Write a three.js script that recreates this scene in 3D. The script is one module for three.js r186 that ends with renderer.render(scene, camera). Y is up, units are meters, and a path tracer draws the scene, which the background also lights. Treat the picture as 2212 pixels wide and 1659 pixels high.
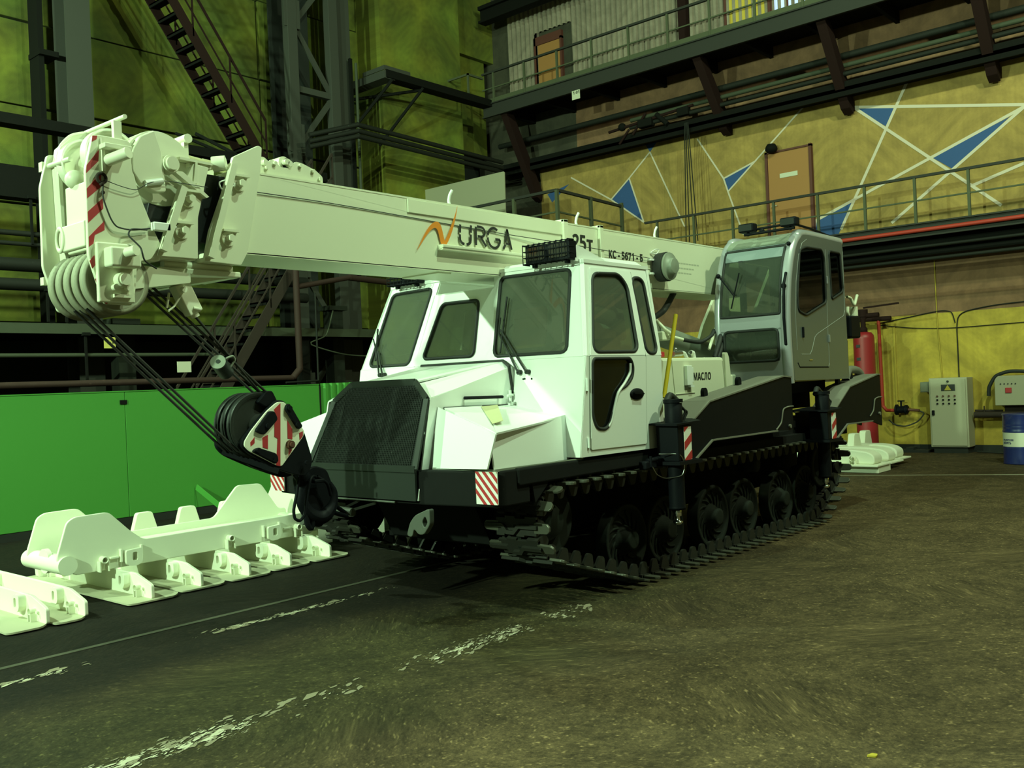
import * as THREE from 'three';
import { mergeGeometries } from 'three/addons/utils/BufferGeometryUtils.js';
import { RoundedBoxGeometry } from 'three/addons/geometries/RoundedBoxGeometry.js';
import { ImprovedNoise } from 'three/addons/math/ImprovedNoise.js';
import { FontLoader } from 'three/addons/loaders/FontLoader.js';

// ------------------------------------------------------------------ camera, lights, exposure
// World: x runs along the crane's length towards its rear, y up, z towards the near long side of the hall.
const scene = new THREE.Scene();
scene.background = new THREE.Color(0x000000);
const camera = new THREE.PerspectiveCamera(44.12, 2212 / 1659, 0.05, 200);
const ROLL = 0.04306, YAW = 41.106 * Math.PI / 180;
const FWD = new THREE.Vector3(Math.cos(YAW), 0, -Math.sin(YAW));
const RIGHT = new THREE.Vector3(Math.sin(YAW), 0, Math.cos(YAW));
camera.up.copy(RIGHT).multiplyScalar(Math.sin(ROLL)).addScaledVector(new THREE.Vector3(0, 1, 0), Math.cos(ROLL));
camera.position.set(0, 1.75, 0);
camera.lookAt(camera.position.clone().add(FWD));

const renderer = new THREE.WebGLRenderer({ antialias: true });
renderer.toneMapping = THREE.LinearToneMapping;
renderer.toneMappingExposure = 1.0;
renderer.shadowMap.enabled = true;

// hanging mercury lamps of the hall: [x, y, z, candela, colour]; all hang above or beside the frame
const MERC = new THREE.Color(0.62, 1.0, 0.62), WARM = new THREE.Color(0.78, 1.0, 0.60);
const LAMPS = [
  [-0.83, 8.2, -12.75, 360, MERC],
  [-9.0, 7.6, -5.4, 840, MERC],
  [7.0, 13.0, 0.0, 310, MERC],
  [10.0, 11.5, 2.5, 240, WARM],
];

// ------------------------------------------------------------------ helpers
const noise = new ImprovedNoise();
let seed = 12345;
const rnd = () => { seed = (seed * 1664525 + 1013904223) >>> 0; return seed / 4294967296; };
const V = (x, y, z) => new THREE.Vector3(x, y, z);
const used = {};
function numbered(name) {
  const n = used[name] = (used[name] ?? -1) + 1;
  return n ? `${name}_${String(n).padStart(3, '0')}` : name;
}
const originOf = new Map();
function thing(name, label, category, at = [0, 0, 0], group) {
  const o = new THREE.Group(); o.name = numbered(name); o.position.set(...at); scene.add(o);
  o.userData = { label, category }; if (group) o.userData.group = group;
  originOf.set(o, V(...at)); return o;
}
function structure(name) {
  const o = new THREE.Group(); o.name = name; scene.add(o); o.userData.kind = 'structure';
  originOf.set(o, V(0, 0, 0)); return o;
}
function sub(name, parent) { const o = new THREE.Group(); o.name = name; parent.add(o); originOf.set(o, originOf.get(parent)); return o; }
function norm(g) {
  let h = g.index ? g.toNonIndexed() : g.clone();
  for (const k of Object.keys(h.attributes)) if (!['position', 'normal', 'uv'].includes(k)) h.deleteAttribute(k);
  if (!h.attributes.uv) h.setAttribute('uv', new THREE.BufferAttribute(new Float32Array(h.attributes.position.count * 2), 2));
  h.morphAttributes = {}; return h;
}
const join = (list) => { list = [list].flat(9); return list.length === 1 ? list[0].clone() : mergeGeometries(list.map(norm)); };
// add() takes geometry in world coordinates and hangs it under its thing
const EACH = new Set(['joist', 'corner_post', 'roof_gutter', 'doubler_plate', 'window_seal', 'door_hinge', 'door_seam', 'handrail', 'middle_rail', 'flange', 'side_channel', 'lifting_lug', 'hose', 'walkway', 'hydraulic_hose', 'signal_cable', 'wire_loop', 'inner_wall', 'support', 'dashboard', 'bumper_bolt', 'panel_bolt', 'bottom_strake', 'drum_bracket', 'marking', 'foot_block', 'side_sill', 'post', 'reeved_rope', 'pipe_elbow', 'bottom_plate', 'collar_bridge', 'cross_pin', 'rod_support', 'tank_seam', 'guide_spike', 'feed_tube']);
function add(parent, name, list, mat, label) {
  if (EACH.has(name) && Array.isArray(list) && list.length > 1) return list.map((g) => add(parent, name, [g], mat, label))[0];   // each piece its own part
  const g = join(list), o = originOf.get(parent) ?? V(0, 0, 0);
  g.translate(-o.x, -o.y, -o.z);
  const m = new THREE.Mesh(g, mat); m.name = name; m.castShadow = m.receiveShadow = true;
  if (label) m.userData.label = label;
  originOf.set(m, o); parent.add(m); return m;
}
function single(name, list, mat, label, category, at, group) {   // a thing that is one mesh
  const g = join(list); g.translate(-at[0], -at[1], -at[2]);
  const m = new THREE.Mesh(g, mat); m.name = numbered(name); m.position.set(...at); m.castShadow = m.receiveShadow = true;
  m.userData = { label, category }; if (group) m.userData.group = group; scene.add(m); return m;
}
function built(name, list, mat) { const m = new THREE.Mesh(join(list), mat); m.name = name; m.userData.kind = 'structure'; m.castShadow = m.receiveShadow = true; scene.add(m); originOf.set(m, V(0, 0, 0)); return m; }
const bx = (x0, x1, y0, y1, z0, z1, r = 0) => {
  const w = Math.abs(x1 - x0), h = Math.abs(y1 - y0), d = Math.abs(z1 - z0);
  const g = r ? new RoundedBoxGeometry(w, h, d, 2, Math.min(r, w / 2.01, h / 2.01, d / 2.01)) : new THREE.BoxGeometry(w, h, d);
  g.translate((x0 + x1) / 2, (y0 + y1) / 2, (z0 + z1) / 2); return g;
};
function orient(g, p, q, upHint) {   // local +y from p to q
  const d = V().subVectors(q, p), L = d.length(); d.normalize();
  let u = upHint ? upHint.clone() : (Math.abs(d.y) > 0.95 ? V(1, 0, 0) : V(0, 1, 0));
  const x = V().crossVectors(d, u).normalize(), z = V().crossVectors(x, d).normalize();
  g.applyMatrix4(new THREE.Matrix4().makeBasis(x, d, z).setPosition(V().addVectors(p, q).multiplyScalar(0.5)));
  return g;
}
const vv = (a) => a.isVector3 ? a : V(...a);
const cyl = (p, q, r, r2 = r, seg = 20, open = false) => { p = vv(p); q = vv(q); return orient(new THREE.CylinderGeometry(r2, r, p.distanceTo(q), seg, 1, open), p, q); };
const bar = (p, q, w, h = w, up) => { p = vv(p); q = vv(q); return orient(new THREE.BoxGeometry(w, p.distanceTo(q), h), p, q, up); };
const curve = (pts, closed = false, t = 0.5) => new THREE.CatmullRomCurve3(pts.map(vv), closed, 'catmullrom', t);
const tube = (pts, r, n = 0, closed = false, seg = 8, t = 0.35) => new THREE.TubeGeometry(curve(pts, closed, t), n || pts.length * 6, r, seg, closed);
const poly = (pts, r) => { const out = []; for (let i = 0; i + 1 < pts.length; i++) out.push(cyl(pts[i], pts[i + 1], r, r, 10)); for (let i = 1; i + 1 < pts.length; i++) { const s = new THREE.SphereGeometry(r, 10, 8); s.translate(...vv(pts[i]).toArray()); out.push(s); } return out; };
const ball = (p, r, s = 12) => { const g = new THREE.SphereGeometry(r, s, s); g.translate(...p); return g; };
// disc lathe with axis along z: profile of [radius, z offset]
const latheZ = (prof, x, y, z, seg = 40) => { const g = new THREE.LatheGeometry(prof.map(([r, a]) => new THREE.Vector2(r, a)), seg); g.rotateX(Math.PI / 2); g.translate(x, y, z); return g; };
const latheY = (prof, x, y, z, seg = 40) => { const g = new THREE.LatheGeometry(prof.map(([r, a]) => new THREE.Vector2(r, a)), seg); g.translate(x, y, z); return g; };
function trace(path, p2, r) {
  const n = p2.length;
  for (let i = 0; i < n; i++) {
    const a = p2[(i + n - 1) % n], b = p2[i], c = p2[(i + 1) % n];
    const da = Math.hypot(a.x - b.x, a.y - b.y), dc = Math.hypot(c.x - b.x, c.y - b.y), k = Math.min(r, da * 0.45, dc * 0.45);
    const s = { x: b.x + (a.x - b.x) * k / da, y: b.y + (a.y - b.y) * k / da }, e = { x: b.x + (c.x - b.x) * k / dc, y: b.y + (c.y - b.y) * k / dc };
    i ? path.lineTo(s.x, s.y) : path.moveTo(s.x, s.y);
    if (k > 1e-4) path.quadraticCurveTo(b.x, b.y, e.x, e.y);
  }
  path.closePath(); return path;
}
function frameOf(pts) {
  pts = pts.map(vv); const n = V(0, 0, 0), o = pts[0];
  for (let i = 0; i < pts.length; i++) { const a = pts[i], b = pts[(i + 1) % pts.length]; n.x += (a.y - b.y) * (a.z + b.z); n.y += (a.z - b.z) * (a.x + b.x); n.z += (a.x - b.x) * (a.y + b.y); }
  n.normalize(); const u = V().subVectors(pts[1], o).normalize(); u.addScaledVector(n, -u.dot(n)).normalize(); const v = V().crossVectors(n, u);
  return { o, u, v, n, m: new THREE.Matrix4().makeBasis(u, v, n).setPosition(o), to2: (p) => { const d = V().subVectors(vv(p), o); return { x: d.dot(u), y: d.dot(v) }; }, to3: (x, y, w = 0) => o.clone().addScaledVector(u, x).addScaledVector(v, y).addScaledVector(n, w) };
}
// plate(): flat panel of thickness t (centred on the polygon), with rounded corners r and holes
function plate(pts, t, { r = 0.004, holes = [], hr = 0.05, bevel = 0, frame } = {}) {
  const f = frame ?? frameOf(pts), s = trace(new THREE.Shape(), pts.map(f.to2), r);
  for (const h of holes) s.holes.push(trace(new THREE.Path(), h.map(f.to2), hr));
  const g = new THREE.ExtrudeGeometry(s, { depth: Math.max(t - 2 * bevel, 0.0005), bevelEnabled: bevel > 0, bevelThickness: bevel, bevelSize: bevel, bevelOffset: -bevel, bevelSegments: 2, curveSegments: 6 });
  g.translate(0, 0, -t / 2 + bevel); g.applyMatrix4(f.m); return g;
}
function rimOf(pts, r, rad, frame) {   // rubber seal: a tube along the rounded outline
  const f = frame ?? frameOf(pts), s = trace(new THREE.Path(), pts.map(f.to2), r), q = s.getPoints(6).map((p) => f.to3(p.x, p.y));
  const c = q.filter((p, i) => i === 0 || p.distanceTo(q[i - 1]) > 0.004); if (c[0].distanceTo(c[c.length - 1]) < 0.004) c.pop();
  return new THREE.TubeGeometry(new THREE.CatmullRomCurve3(c, true, 'catmullrom', 0.1), Math.max(60, c.length * 4), rad, 7, true);
}
const xy = (pts, z) => pts.map(([x, y]) => V(x, y, z));
const zy = (pts, x) => pts.map(([y, z]) => V(x, y, z));
const inset = (pts, d) => { const c = V(0, 0, 0); pts = pts.map(vv); pts.forEach((p) => c.add(p)); c.multiplyScalar(1 / pts.length); return pts.map((p) => { const e = V().subVectors(p, c); return p.clone().addScaledVector(e, -d / e.length()); }); };
function worldUV(g, ax, s = 1) { const p = g.attributes.position, u = new Float32Array(p.count * 2); for (let i = 0; i < p.count; i++) { u[2 * i] = p['get' + ax[0].toUpperCase()](i) * s; u[2 * i + 1] = p['get' + ax[1].toUpperCase()](i) * s; } g.setAttribute('uv', new THREE.BufferAttribute(u, 2)); return g; }
function flat(pts, y) { // triangles fan upward
  const g = new THREE.BufferGeometry(), a = []; for (let i = 1; i + 1 < pts.length; i++) a.push(pts[0][0], y, pts[0][1], pts[i][0], y, pts[i][1], pts[i + 1][0], y, pts[i + 1][1]);
  g.setAttribute('position', new THREE.Float32BufferAttribute(a, 3)); g.computeVertexNormals(); return g;
}

// ------------------------------------------------------------------ textures and materials
const lin = (r, g, b) => new THREE.Color().setRGB(r, g, b);
function dataTex(size, fn, srgb, rep) {
  const d = new Uint8Array(size * size * 4);
  for (let j = 0; j < size; j++) for (let i = 0; i < size; i++) { const c = fn(i / size, j / size, i, j), k = (j * size + i) * 4; d[k] = c[0]; d[k + 1] = c[1]; d[k + 2] = c[2]; d[k + 3] = 255; }
  const t = new THREE.DataTexture(d, size, size); t.wrapS = t.wrapT = THREE.RepeatWrapping; t.magFilter = THREE.LinearFilter; t.minFilter = THREE.LinearMipmapLinearFilter; t.generateMipmaps = true;
  if (srgb) t.colorSpace = THREE.SRGBColorSpace; if (rep) t.repeat.set(rep, rep); t.needsUpdate = true; return t;
}
// periodic fractal noise on the unit square
const per = (u, v, f, o = 0) => { const a = Math.PI * 2; const r = f / (a); return noise.noise(Math.cos(u * a) * r + 7.3 + o, Math.sin(u * a) * r + Math.cos(v * a) * r + 3.1, Math.sin(v * a) * r + 1.7 + o); };
const cl = (x) => Math.max(0, Math.min(255, x));
// speckled worn concrete: whitish scuffs over dark grit (multiplies the floor's colours)
const floorTex = dataTex(1024, (u, v, i, j) => {
  const a = per(u, v, 14) * 0.35 + per(u, v, 48, 4) * 0.4 + per(u, v, 130, 9) * 0.45 + per(u, v, 260, 2) * 0.4;
  const scr = Math.max(0, per(u, v, 95, 21) * 0.7 + per(u, v, 210, 33) * 0.8 - 0.3), g = rnd() - 0.5;
  const x = 136 + a * 62 + scr * 210 + g * 46; return [cl(x), cl(x), cl(x)];
}, true);
// stained painted panels: broad dark blotches over streaks
const panelTex = dataTex(512, (u, v) => { const a = per(u, v, 3, 2) * 62 + per(u, v, 8, 6) * 30 + per(u, v, 30, 8) * 18, h = per(u, v, 4, 13) * 18; const x = 184 + a + (rnd() - 0.5) * 16; return [cl(x + h), cl(x), cl(x - h)]; }, true);
const floorBump = dataTex(512, (u, v) => { const x = 128 + per(u, v, 30) * 60 + per(u, v, 90, 5) * 50 + (rnd() - 0.5) * 50; return [cl(x), cl(x), cl(x)]; });
// blotched plaster or paint, some vertical runs
const wallTex = dataTex(512, (u, v) => { const a = per(u, v, 6) * 40 + per(u, v, 16, 3) * 30 + per(u, v, 50, 8) * 16 + noise.noise(Math.cos(u * 6.283) * 9, Math.sin(u * 6.283) * 9, 2.2) * 12; const x = 212 + a * 0.62 + (rnd() - 0.5) * 14; return [cl(x), cl(x), cl(x)]; }, true);
const paintBump = dataTex(256, (u, v) => { const x = 128 + per(u, v, 24) * 40 + (rnd() - 0.5) * 20; return [cl(x), cl(x), cl(x)]; });
const S = (c, rough = 0.6, metal = 0, o = {}) => new THREE.MeshStandardMaterial({ color: c, roughness: rough, metalness: metal, side: THREE.DoubleSide, ...o });
const P = (c, rough = 0.6, o = {}) => new THREE.MeshPhysicalMaterial({ color: c, roughness: rough, metalness: 0, side: THREE.DoubleSide, ...o });
const M = {
  white: P(lin(0.80, 0.82, 0.78), 0.42, { clearcoat: 0.3, clearcoatRoughness: 0.35 }),
  cream: P(lin(0.70, 0.70, 0.54), 0.5, { clearcoat: 0.2, clearcoatRoughness: 0.4 }),
  padWhite: S(lin(0.82, 0.82, 0.66), 0.6), padBase: S(lin(0.45, 0.43, 0.30), 0.8),
  oilDirt: S(lin(0.50, 0.47, 0.27), 0.8),
  black: P(lin(0.005, 0.0056, 0.0075), 0.55, { specularIntensity: 0.2 }), blackDull: P(lin(0.009, 0.009, 0.0085), 0.9, { specularIntensity: 0.25 }),
  sheave: S(lin(0.28, 0.27, 0.19), 0.7),
  slide: S(lin(0.008, 0.009, 0.011), 0.4),
  rubber: S(lin(0.012, 0.013, 0.011), 0.7),
  track: P(lin(0.020, 0.019, 0.015), 0.6, { specularIntensity: 0.5 }), trackTip: S(lin(0.075, 0.073, 0.055), 0.45, 0.3), wheel: P(lin(0.009, 0.011, 0.008), 0.8, { specularIntensity: 0.35 }),
  silver: P(lin(0.34, 0.34, 0.36), 0.35, { metalness: 0.15, clearcoat: 0.6, clearcoatRoughness: 0.25 }),
  silverDark: P(lin(0.10, 0.115, 0.115), 0.4, { metalness: 0.15, clearcoat: 0.5, clearcoatRoughness: 0.3 }),
  silverLine: S(lin(0.30, 0.31, 0.30), 0.4),
  steel: S(lin(0.5, 0.5, 0.48), 0.28, 1), chrome: S(lin(0.75, 0.75, 0.73), 0.15, 1),
  greyTube: S(lin(0.22, 0.24, 0.19), 0.5), deckGrey: S(lin(0.16, 0.15, 0.12), 0.7),
  red: S(lin(0.42, 0.024, 0.028), 0.5), tankRed: S(lin(0.27, 0.014, 0.018), 0.45), stripeWhite: S(lin(0.80, 0.80, 0.72), 0.5), orange: S(lin(0.75, 0.24, 0.02), 0.5), ink: S(lin(0.015, 0.016, 0.014), 0.6), inkFaint: S(lin(0.42, 0.43, 0.33), 0.6),
  yellowStick: S(lin(0.58, 0.42, 0.01), 0.5), lampYellow: S(lin(0.45, 0.33, 0.03), 0.6),
  glass: new THREE.MeshPhysicalMaterial({ color: lin(0.42, 0.46, 0.36), roughness: 0.02, metalness: 0, transmission: 0.85, thickness: 0, ior: 1.5, side: THREE.DoubleSide }),  // reflections of the hall put in as haze: tinted, transmission lowered
  glassMid: new THREE.MeshPhysicalMaterial({ color: lin(0.50, 0.56, 0.46), roughness: 0.02, metalness: 0, transmission: 0.93, thickness: 0, ior: 1.5, side: THREE.DoubleSide }),
  doorGlass: P(lin(0.006, 0.0065, 0.006), 0.06, { specularIntensity: 0.25 }),
  towGrey: S(lin(0.07, 0.075, 0.06), 0.6),
  glassDark: new THREE.MeshPhysicalMaterial({ color: lin(0.34, 0.38, 0.33), roughness: 0.02, metalness: 0, transmission: 1, thickness: 0, ior: 1.5, side: THREE.DoubleSide }),
  lens: P(lin(0.10, 0.10, 0.10), 0.12, { metalness: 0.9 }),
  interior: S(lin(0.30, 0.31, 0.25), 0.8), seat: S(lin(0.02, 0.021, 0.02), 0.8), foil: P(lin(0.012, 0.013, 0.012), 0.3, { specularIntensity: 0.5 }),
  mesh: P(lin(0.010, 0.012, 0.010), 0.6, { specularIntensity: 0.4 }), meshFrame: P(lin(0.018, 0.021, 0.018), 0.5, { specularIntensity: 0.5 }),
  rope: S(lin(0.02, 0.02, 0.018), 0.6),
  rust: S(lin(0.026, 0.014, 0.009), 0.85), brass: S(lin(0.10, 0.035, 0.018), 0.6, 0.2),
  greenFence: S(lin(0.055, 0.26, 0.030), 0.7), fenceBase: S(lin(0.012, 0.013, 0.01), 0.9),
  leftPanel: S(lin(0.185, 0.21, 0.020), 0.9, 0, { map: panelTex }), leftLowShade: S(lin(0.016, 0.019, 0.009), 0.9, 0, { map: wallTex }),  // lower wall tone is near black: shade of the recess put into the colour
  pier: S(lin(0.25, 0.27, 0.026), 0.9, 0, { map: panelTex }),
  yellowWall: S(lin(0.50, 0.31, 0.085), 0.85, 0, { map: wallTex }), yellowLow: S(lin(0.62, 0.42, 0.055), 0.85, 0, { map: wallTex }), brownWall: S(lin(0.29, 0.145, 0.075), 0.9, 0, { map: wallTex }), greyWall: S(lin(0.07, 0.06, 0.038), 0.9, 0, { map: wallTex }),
  clad: S(lin(0.42, 0.33, 0.25), 0.75, 0, { map: wallTex }),
  muralBlue: S(lin(0.030, 0.075, 0.22), 0.8), muralLine: S(lin(0.62, 0.50, 0.40), 0.8),
  darkSteel: P(lin(0.0065, 0.0062, 0.005), 0.85, { specularIntensity: 0.25 }), greySteel: S(lin(0.042, 0.041, 0.032), 0.85), rail: S(lin(0.070, 0.074, 0.038), 0.8), maroon: P(lin(0.018, 0.0065, 0.0055), 0.85, { specularIntensity: 0.3 }), deckEdge: S(lin(0.024, 0.022, 0.017), 0.8),  // darkSteel, maroon and deckEdge: shade below the walkway deck is put into these colours
  pipe: P(lin(0.012, 0.012, 0.009), 0.7, { specularIntensity: 0.5 }), pipePale: S(lin(0.040, 0.045, 0.024), 0.75), pipeRed: S(lin(0.032, 0.011, 0.007), 0.8), redPipe: S(lin(0.40, 0.030, 0.014), 0.6),  // pipe and pipePale are darkened too, holding the shade under the deck
  door: S(lin(0.36, 0.155, 0.045), 0.7), doorYellow: S(lin(0.62, 0.42, 0.05), 0.7), doorFrame: S(lin(0.10, 0.025, 0.016), 0.7),
  sheetGrey: S(lin(0.34, 0.31, 0.21), 0.7), paper: S(lin(0.60, 0.56, 0.44), 0.8), tagYellow: S(lin(0.6, 0.5, 0.12), 0.8),
  cabinet: S(lin(0.38, 0.34, 0.24), 0.6), cabinetSide: S(lin(0.15, 0.15, 0.10), 0.6), barrel: P(lin(0.010, 0.018, 0.12), 0.35, { clearcoat: 0.4 }), barrelBand: S(lin(0.66, 0.62, 0.50), 0.5),
  ceiling: S(lin(0.12, 0.12, 0.10), 0.9), shade: S(lin(0.4, 0.4, 0.38), 0.5),
};
for (const k of ['white', 'cream', 'padWhite']) { M[k].bumpMap = paintBump; M[k].bumpScale = 0.0004; }
const font = await new FontLoader().loadAsync('fonts/droid/droid_sans_bold.typeface.json');
// flat letters (2 mm vinyl) written along +x from [x, y] on the plane z
function letters(text, h, x, y, z, squeeze = 1, slant = 0) {
  const s = font.generateShapes(text, h), g = new THREE.ExtrudeGeometry(s, { depth: 0.002, bevelEnabled: false, curveSegments: 4 });
  g.scale(squeeze, 1, 1); if (slant) g.applyMatrix4(new THREE.Matrix4().set(1, slant, 0, 0, 0, 1, 0, 0, 0, 0, 1, 0, 0, 0, 0, 1)); g.translate(x, y, z); return g;
}
// letters for a wall that faces -x: text runs along +z
function lettersX(text, h, x, y, z, squeeze = 1) { const g = letters(text, h, 0, 0, 0, squeeze); g.rotateY(-Math.PI / 2); g.translate(x, y, z); return g; }

// ------------------------------------------------------------------ the hall: floor, walls, ceiling
const fbm = (x, z) => noise.noise(x, 0.3, z) + 0.5 * noise.noise(x * 2.1, 1.7, z * 2.1) + 0.25 * noise.noise(x * 4.3, 4.1, z * 4.3);
const sst = (a, b, x) => { const t = Math.max(0, Math.min(1, (x - a) / (b - a))); return t * t * (3 - 2 * t); };
{
  const floor = structure('floor');
  const g = new THREE.PlaneGeometry(35, 33, 280, 264); g.rotateX(-Math.PI / 2); g.translate(3.2, 0, -2.3);
  const p = g.attributes.position, c = new Float32Array(p.count * 3);
  for (let i = 0; i < p.count; i++) {
    const x = p.getX(i), z = p.getZ(i), n = fbm(x * 0.7, z * 0.7), m = fbm(x * 1.6 + 20, z * 1.6);
    // dusty brown concrete by the track, tar-dark strip beside the rail, mossy tint between the painted lines
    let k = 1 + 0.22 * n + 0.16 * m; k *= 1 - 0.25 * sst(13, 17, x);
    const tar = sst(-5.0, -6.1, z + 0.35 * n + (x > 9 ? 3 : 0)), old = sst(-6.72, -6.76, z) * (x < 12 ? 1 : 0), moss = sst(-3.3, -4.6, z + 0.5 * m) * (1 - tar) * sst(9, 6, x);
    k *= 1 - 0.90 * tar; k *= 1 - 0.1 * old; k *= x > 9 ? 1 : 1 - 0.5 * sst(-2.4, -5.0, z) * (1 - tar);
    const w = moss * 0.5;
    c[3 * i] = 0.262 * k * (1 - 0.42 * w); c[3 * i + 1] = 0.174 * k * (1 - 0.1 * w); c[3 * i + 2] = 0.085 * k * (1 - 0.45 * w);
  }
  g.setAttribute('color', new THREE.BufferAttribute(c, 3)); worldUV(g, 'xz', 1 / 3.1);
  const m = new THREE.MeshPhysicalMaterial({ vertexColors: true, map: floorTex, bumpMap: floorBump, bumpScale: 0.006, roughness: 0.8, specularIntensity: 0.35, side: THREE.DoubleSide });
  const f = new THREE.Mesh(g, m); f.name = 'floor_surface'; f.receiveShadow = true; floor.add(f);
  add(floor, 'floor_slab', bx(-14.3, 20.7, -0.4, -0.02, -18.8, 14.2), M.greySteel);
  // steel rail let into the floor along the crane
  add(floor, 'floor_rail', bx(-10, 12, -0.02, 0.004, -6.80, -6.745), S(lin(0.075, 0.07, 0.05), 0.6, 0.3));
  // worn white line paint: what is left of it are flakes
  const flakes = (z0, x0, x1, spread, n, s, cut) => {
    const out = [];
    for (let i = 0; i < n; i++) {
      const t = rnd(), x = x0 + (x1 - x0) * t; const nn = noise.noise(x * 1.7, z0, 0.5) + 0.7 * noise.noise(x * 6.1, z0, 3.5); if (nn + (rnd() - 0.5) * 0.9 < cut) continue;
      const z = z0 + (rnd() + rnd() - 1) * spread, L = s * (0.15 + rnd() * rnd() * rnd() * 3.2), w = L * (0.16 + 0.3 * rnd()), a = 0.25 + (rnd() - 0.5) * 0.7, q = [], k = 9;
      for (let j = 0; j < k; j++) { const e = -j / k * Math.PI * 2, r = 0.55 + 0.75 * rnd(), px = Math.cos(e) * L * r, pz = Math.sin(e) * w * r; q.push([x + px * Math.cos(a) + pz * Math.sin(a), z - px * Math.sin(a) + pz * Math.cos(a)]); }
      out.push(flat(q.reverse(), (cut > 0 ? 0.0035 : 0.0025) + 0.0006 * rnd()));
    }
    return out;
  };
  const wornWhite = S(lin(0.46, 0.41, 0.31), 0.9), wornDull = S(lin(0.20, 0.165, 0.11), 0.9);
  const stuff = (name, g, m, label) => { add(floor, name, g, m, label).userData.kind = 'stuff'; };
  stuff('painted_line', flakes(-4.47, 1.6, 5.7, 0.11, 1500, 0.022, 0.10), wornWhite, 'worn flakes of a white painted line nearest the camera');
  stuff('paint_scuff', flakes(-4.47, 1.4, 5.9, 0.16, 1500, 0.030, -0.15), wornDull, 'dull scuffs round the nearest painted line');
  stuff('painted_line_001', flakes(-6.36, 2.2, 5.3, 0.05, 420, 0.024, 0.10), wornWhite, 'worn flakes of a white painted line beside the floor rail');
  stuff('paint_scuff_001', flakes(-6.36, 2.0, 5.6, 0.08, 420, 0.034, -0.1), wornDull, 'dull scuffs round the painted line beside the floor rail');
  add(floor, 'painted_line_002', bar([15.3, 0.003, -6.4], [16.55, 0.003, -3.0], 0.03, 0.003, V(0, 1, 0)), S(lin(0.42, 0.38, 0.28), 0.8));
}
const RW = 20.3;                                                     // inner face of the yellow end wall
{
  const wall = structure('wall_right');
  const zone = (name, y0, y1, z0, z1, m, dx = 0) => add(wall, name, worldUV(bx(RW - dx, RW + 0.35, y0, y1, z0, z1), 'zy', 0.35), m);
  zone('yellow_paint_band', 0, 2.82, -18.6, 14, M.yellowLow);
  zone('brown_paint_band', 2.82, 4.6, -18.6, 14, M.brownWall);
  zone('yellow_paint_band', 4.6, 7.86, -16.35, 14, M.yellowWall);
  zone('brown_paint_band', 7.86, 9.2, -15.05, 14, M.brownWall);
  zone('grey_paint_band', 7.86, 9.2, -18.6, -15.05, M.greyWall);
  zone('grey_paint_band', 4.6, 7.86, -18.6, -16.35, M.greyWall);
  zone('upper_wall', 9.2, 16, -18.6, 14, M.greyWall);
  zone('baseboard_right', 0, 0.14, -18.6, 14, M.fenceBase, 0.03);
  // painted mural: white lines and blue triangles, [y, z] on the wall
  const tri = [[[7.366, -7.656], [7.181, -6.793], [6.814, -6.988]], [[6.501, -4.644], [5.988, -6.09], [5.683, -5.712]], [[5.368, -7.759], [5.068, -8.6], [4.6, -8.7], [4.6, -8.15]], [[6.384, -10.8], [6.631, -10.006], [6.059, -10.7]],
    [[6.858, -13.45], [6.406, -14.035], [5.68, -13.067]], [[7.75, -13.0], [7.70, -12.5], [7.40, -12.8]], [[6.888, -16.125], [7.035, -15.378], [6.644, -15.974]]];
  for (const t of tri) add(wall, 'mural_triangle', plate(zy(t, RW - 0.004), 0.006), M.muralBlue);
  const ln = [[7.366, -7.656, 6.60, -4.0], [7.672, -6.508, 4.797, -8.039], [7.366, -7.656, 4.819, -4.851], [6.639, -4.385, 5.068, -8.6], [6.66, -4.35, 4.78, -6.96], [5.29, -5.374, 5.60, -4.3], [7.638, -8.751, 6.059, -10.7], [6.384, -10.8, 6.059, -10.7], [6.631, -10.006, 6.384, -10.8],
    [7.45, -11.45, 6.384, -10.8], [6.059, -10.7, 5.0, -10.35], [7.40, -12.8, 6.858, -13.45], [7.40, -12.8, 5.4, -11.9], [7.2, -15.3, 6.406, -14.035], [6.858, -13.45, 5.68, -13.067], [6.858, -13.45, 6.406, -14.035], [6.406, -14.035, 5.68, -13.067], [5.068, -8.6, 4.6, -8.7]];
  ln.forEach(([a, b, c, d], i) => add(wall, 'mural_line', bar([RW - 0.0055 - i * 0.0001, a, b], [RW - 0.0055 - i * 0.0001, c, d], i < 6 || i > 16 ? 0.06 : 0.038, 0.006, V(1, 0, 0)), M.muralLine));
  // corrugated cladding above the upper walkway, sheet by sheet
  const sheet = (z0, n, y0, y1) => { const pts = []; for (let i = 0; i < n; i++) { const z = z0 + i * 0.16; pts.push([RW - 0.02, z], [RW - 0.02, z + 0.05], [RW - 0.085, z + 0.07], [RW - 0.085, z + 0.14]); } pts.push([RW - 0.02, z0 + n * 0.16]);
    const s = new THREE.Shape(); pts.forEach(([x, z], i) => i ? s.lineTo(x, z) : s.moveTo(x, z)); for (const [x, z] of pts.slice().reverse()) s.lineTo(x + 0.006, z); s.closePath();
    const g = new THREE.ExtrudeGeometry(s, { depth: y1 - y0, bevelEnabled: false }); g.rotateX(Math.PI / 2); g.translate(0, y1, 0); return worldUV(g, 'zy', 0.3); };
  for (let z = -17.3, i = 0; z < -4; z += 1.12, i++) { const g = sheet(z, 7, z > -16.6 && z < -15.4 ? 11.3 : 9.2, 15.9); if (i % 2) g.translate(-0.012, 0, 0); add(wall, 'cladding_sheet', g, M.clad); }
  add(wall, 'cladding_sheet', sheet(-16.18 - 0.16 * 1, 1, 9.2, 11.3), M.clad);
}
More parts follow.
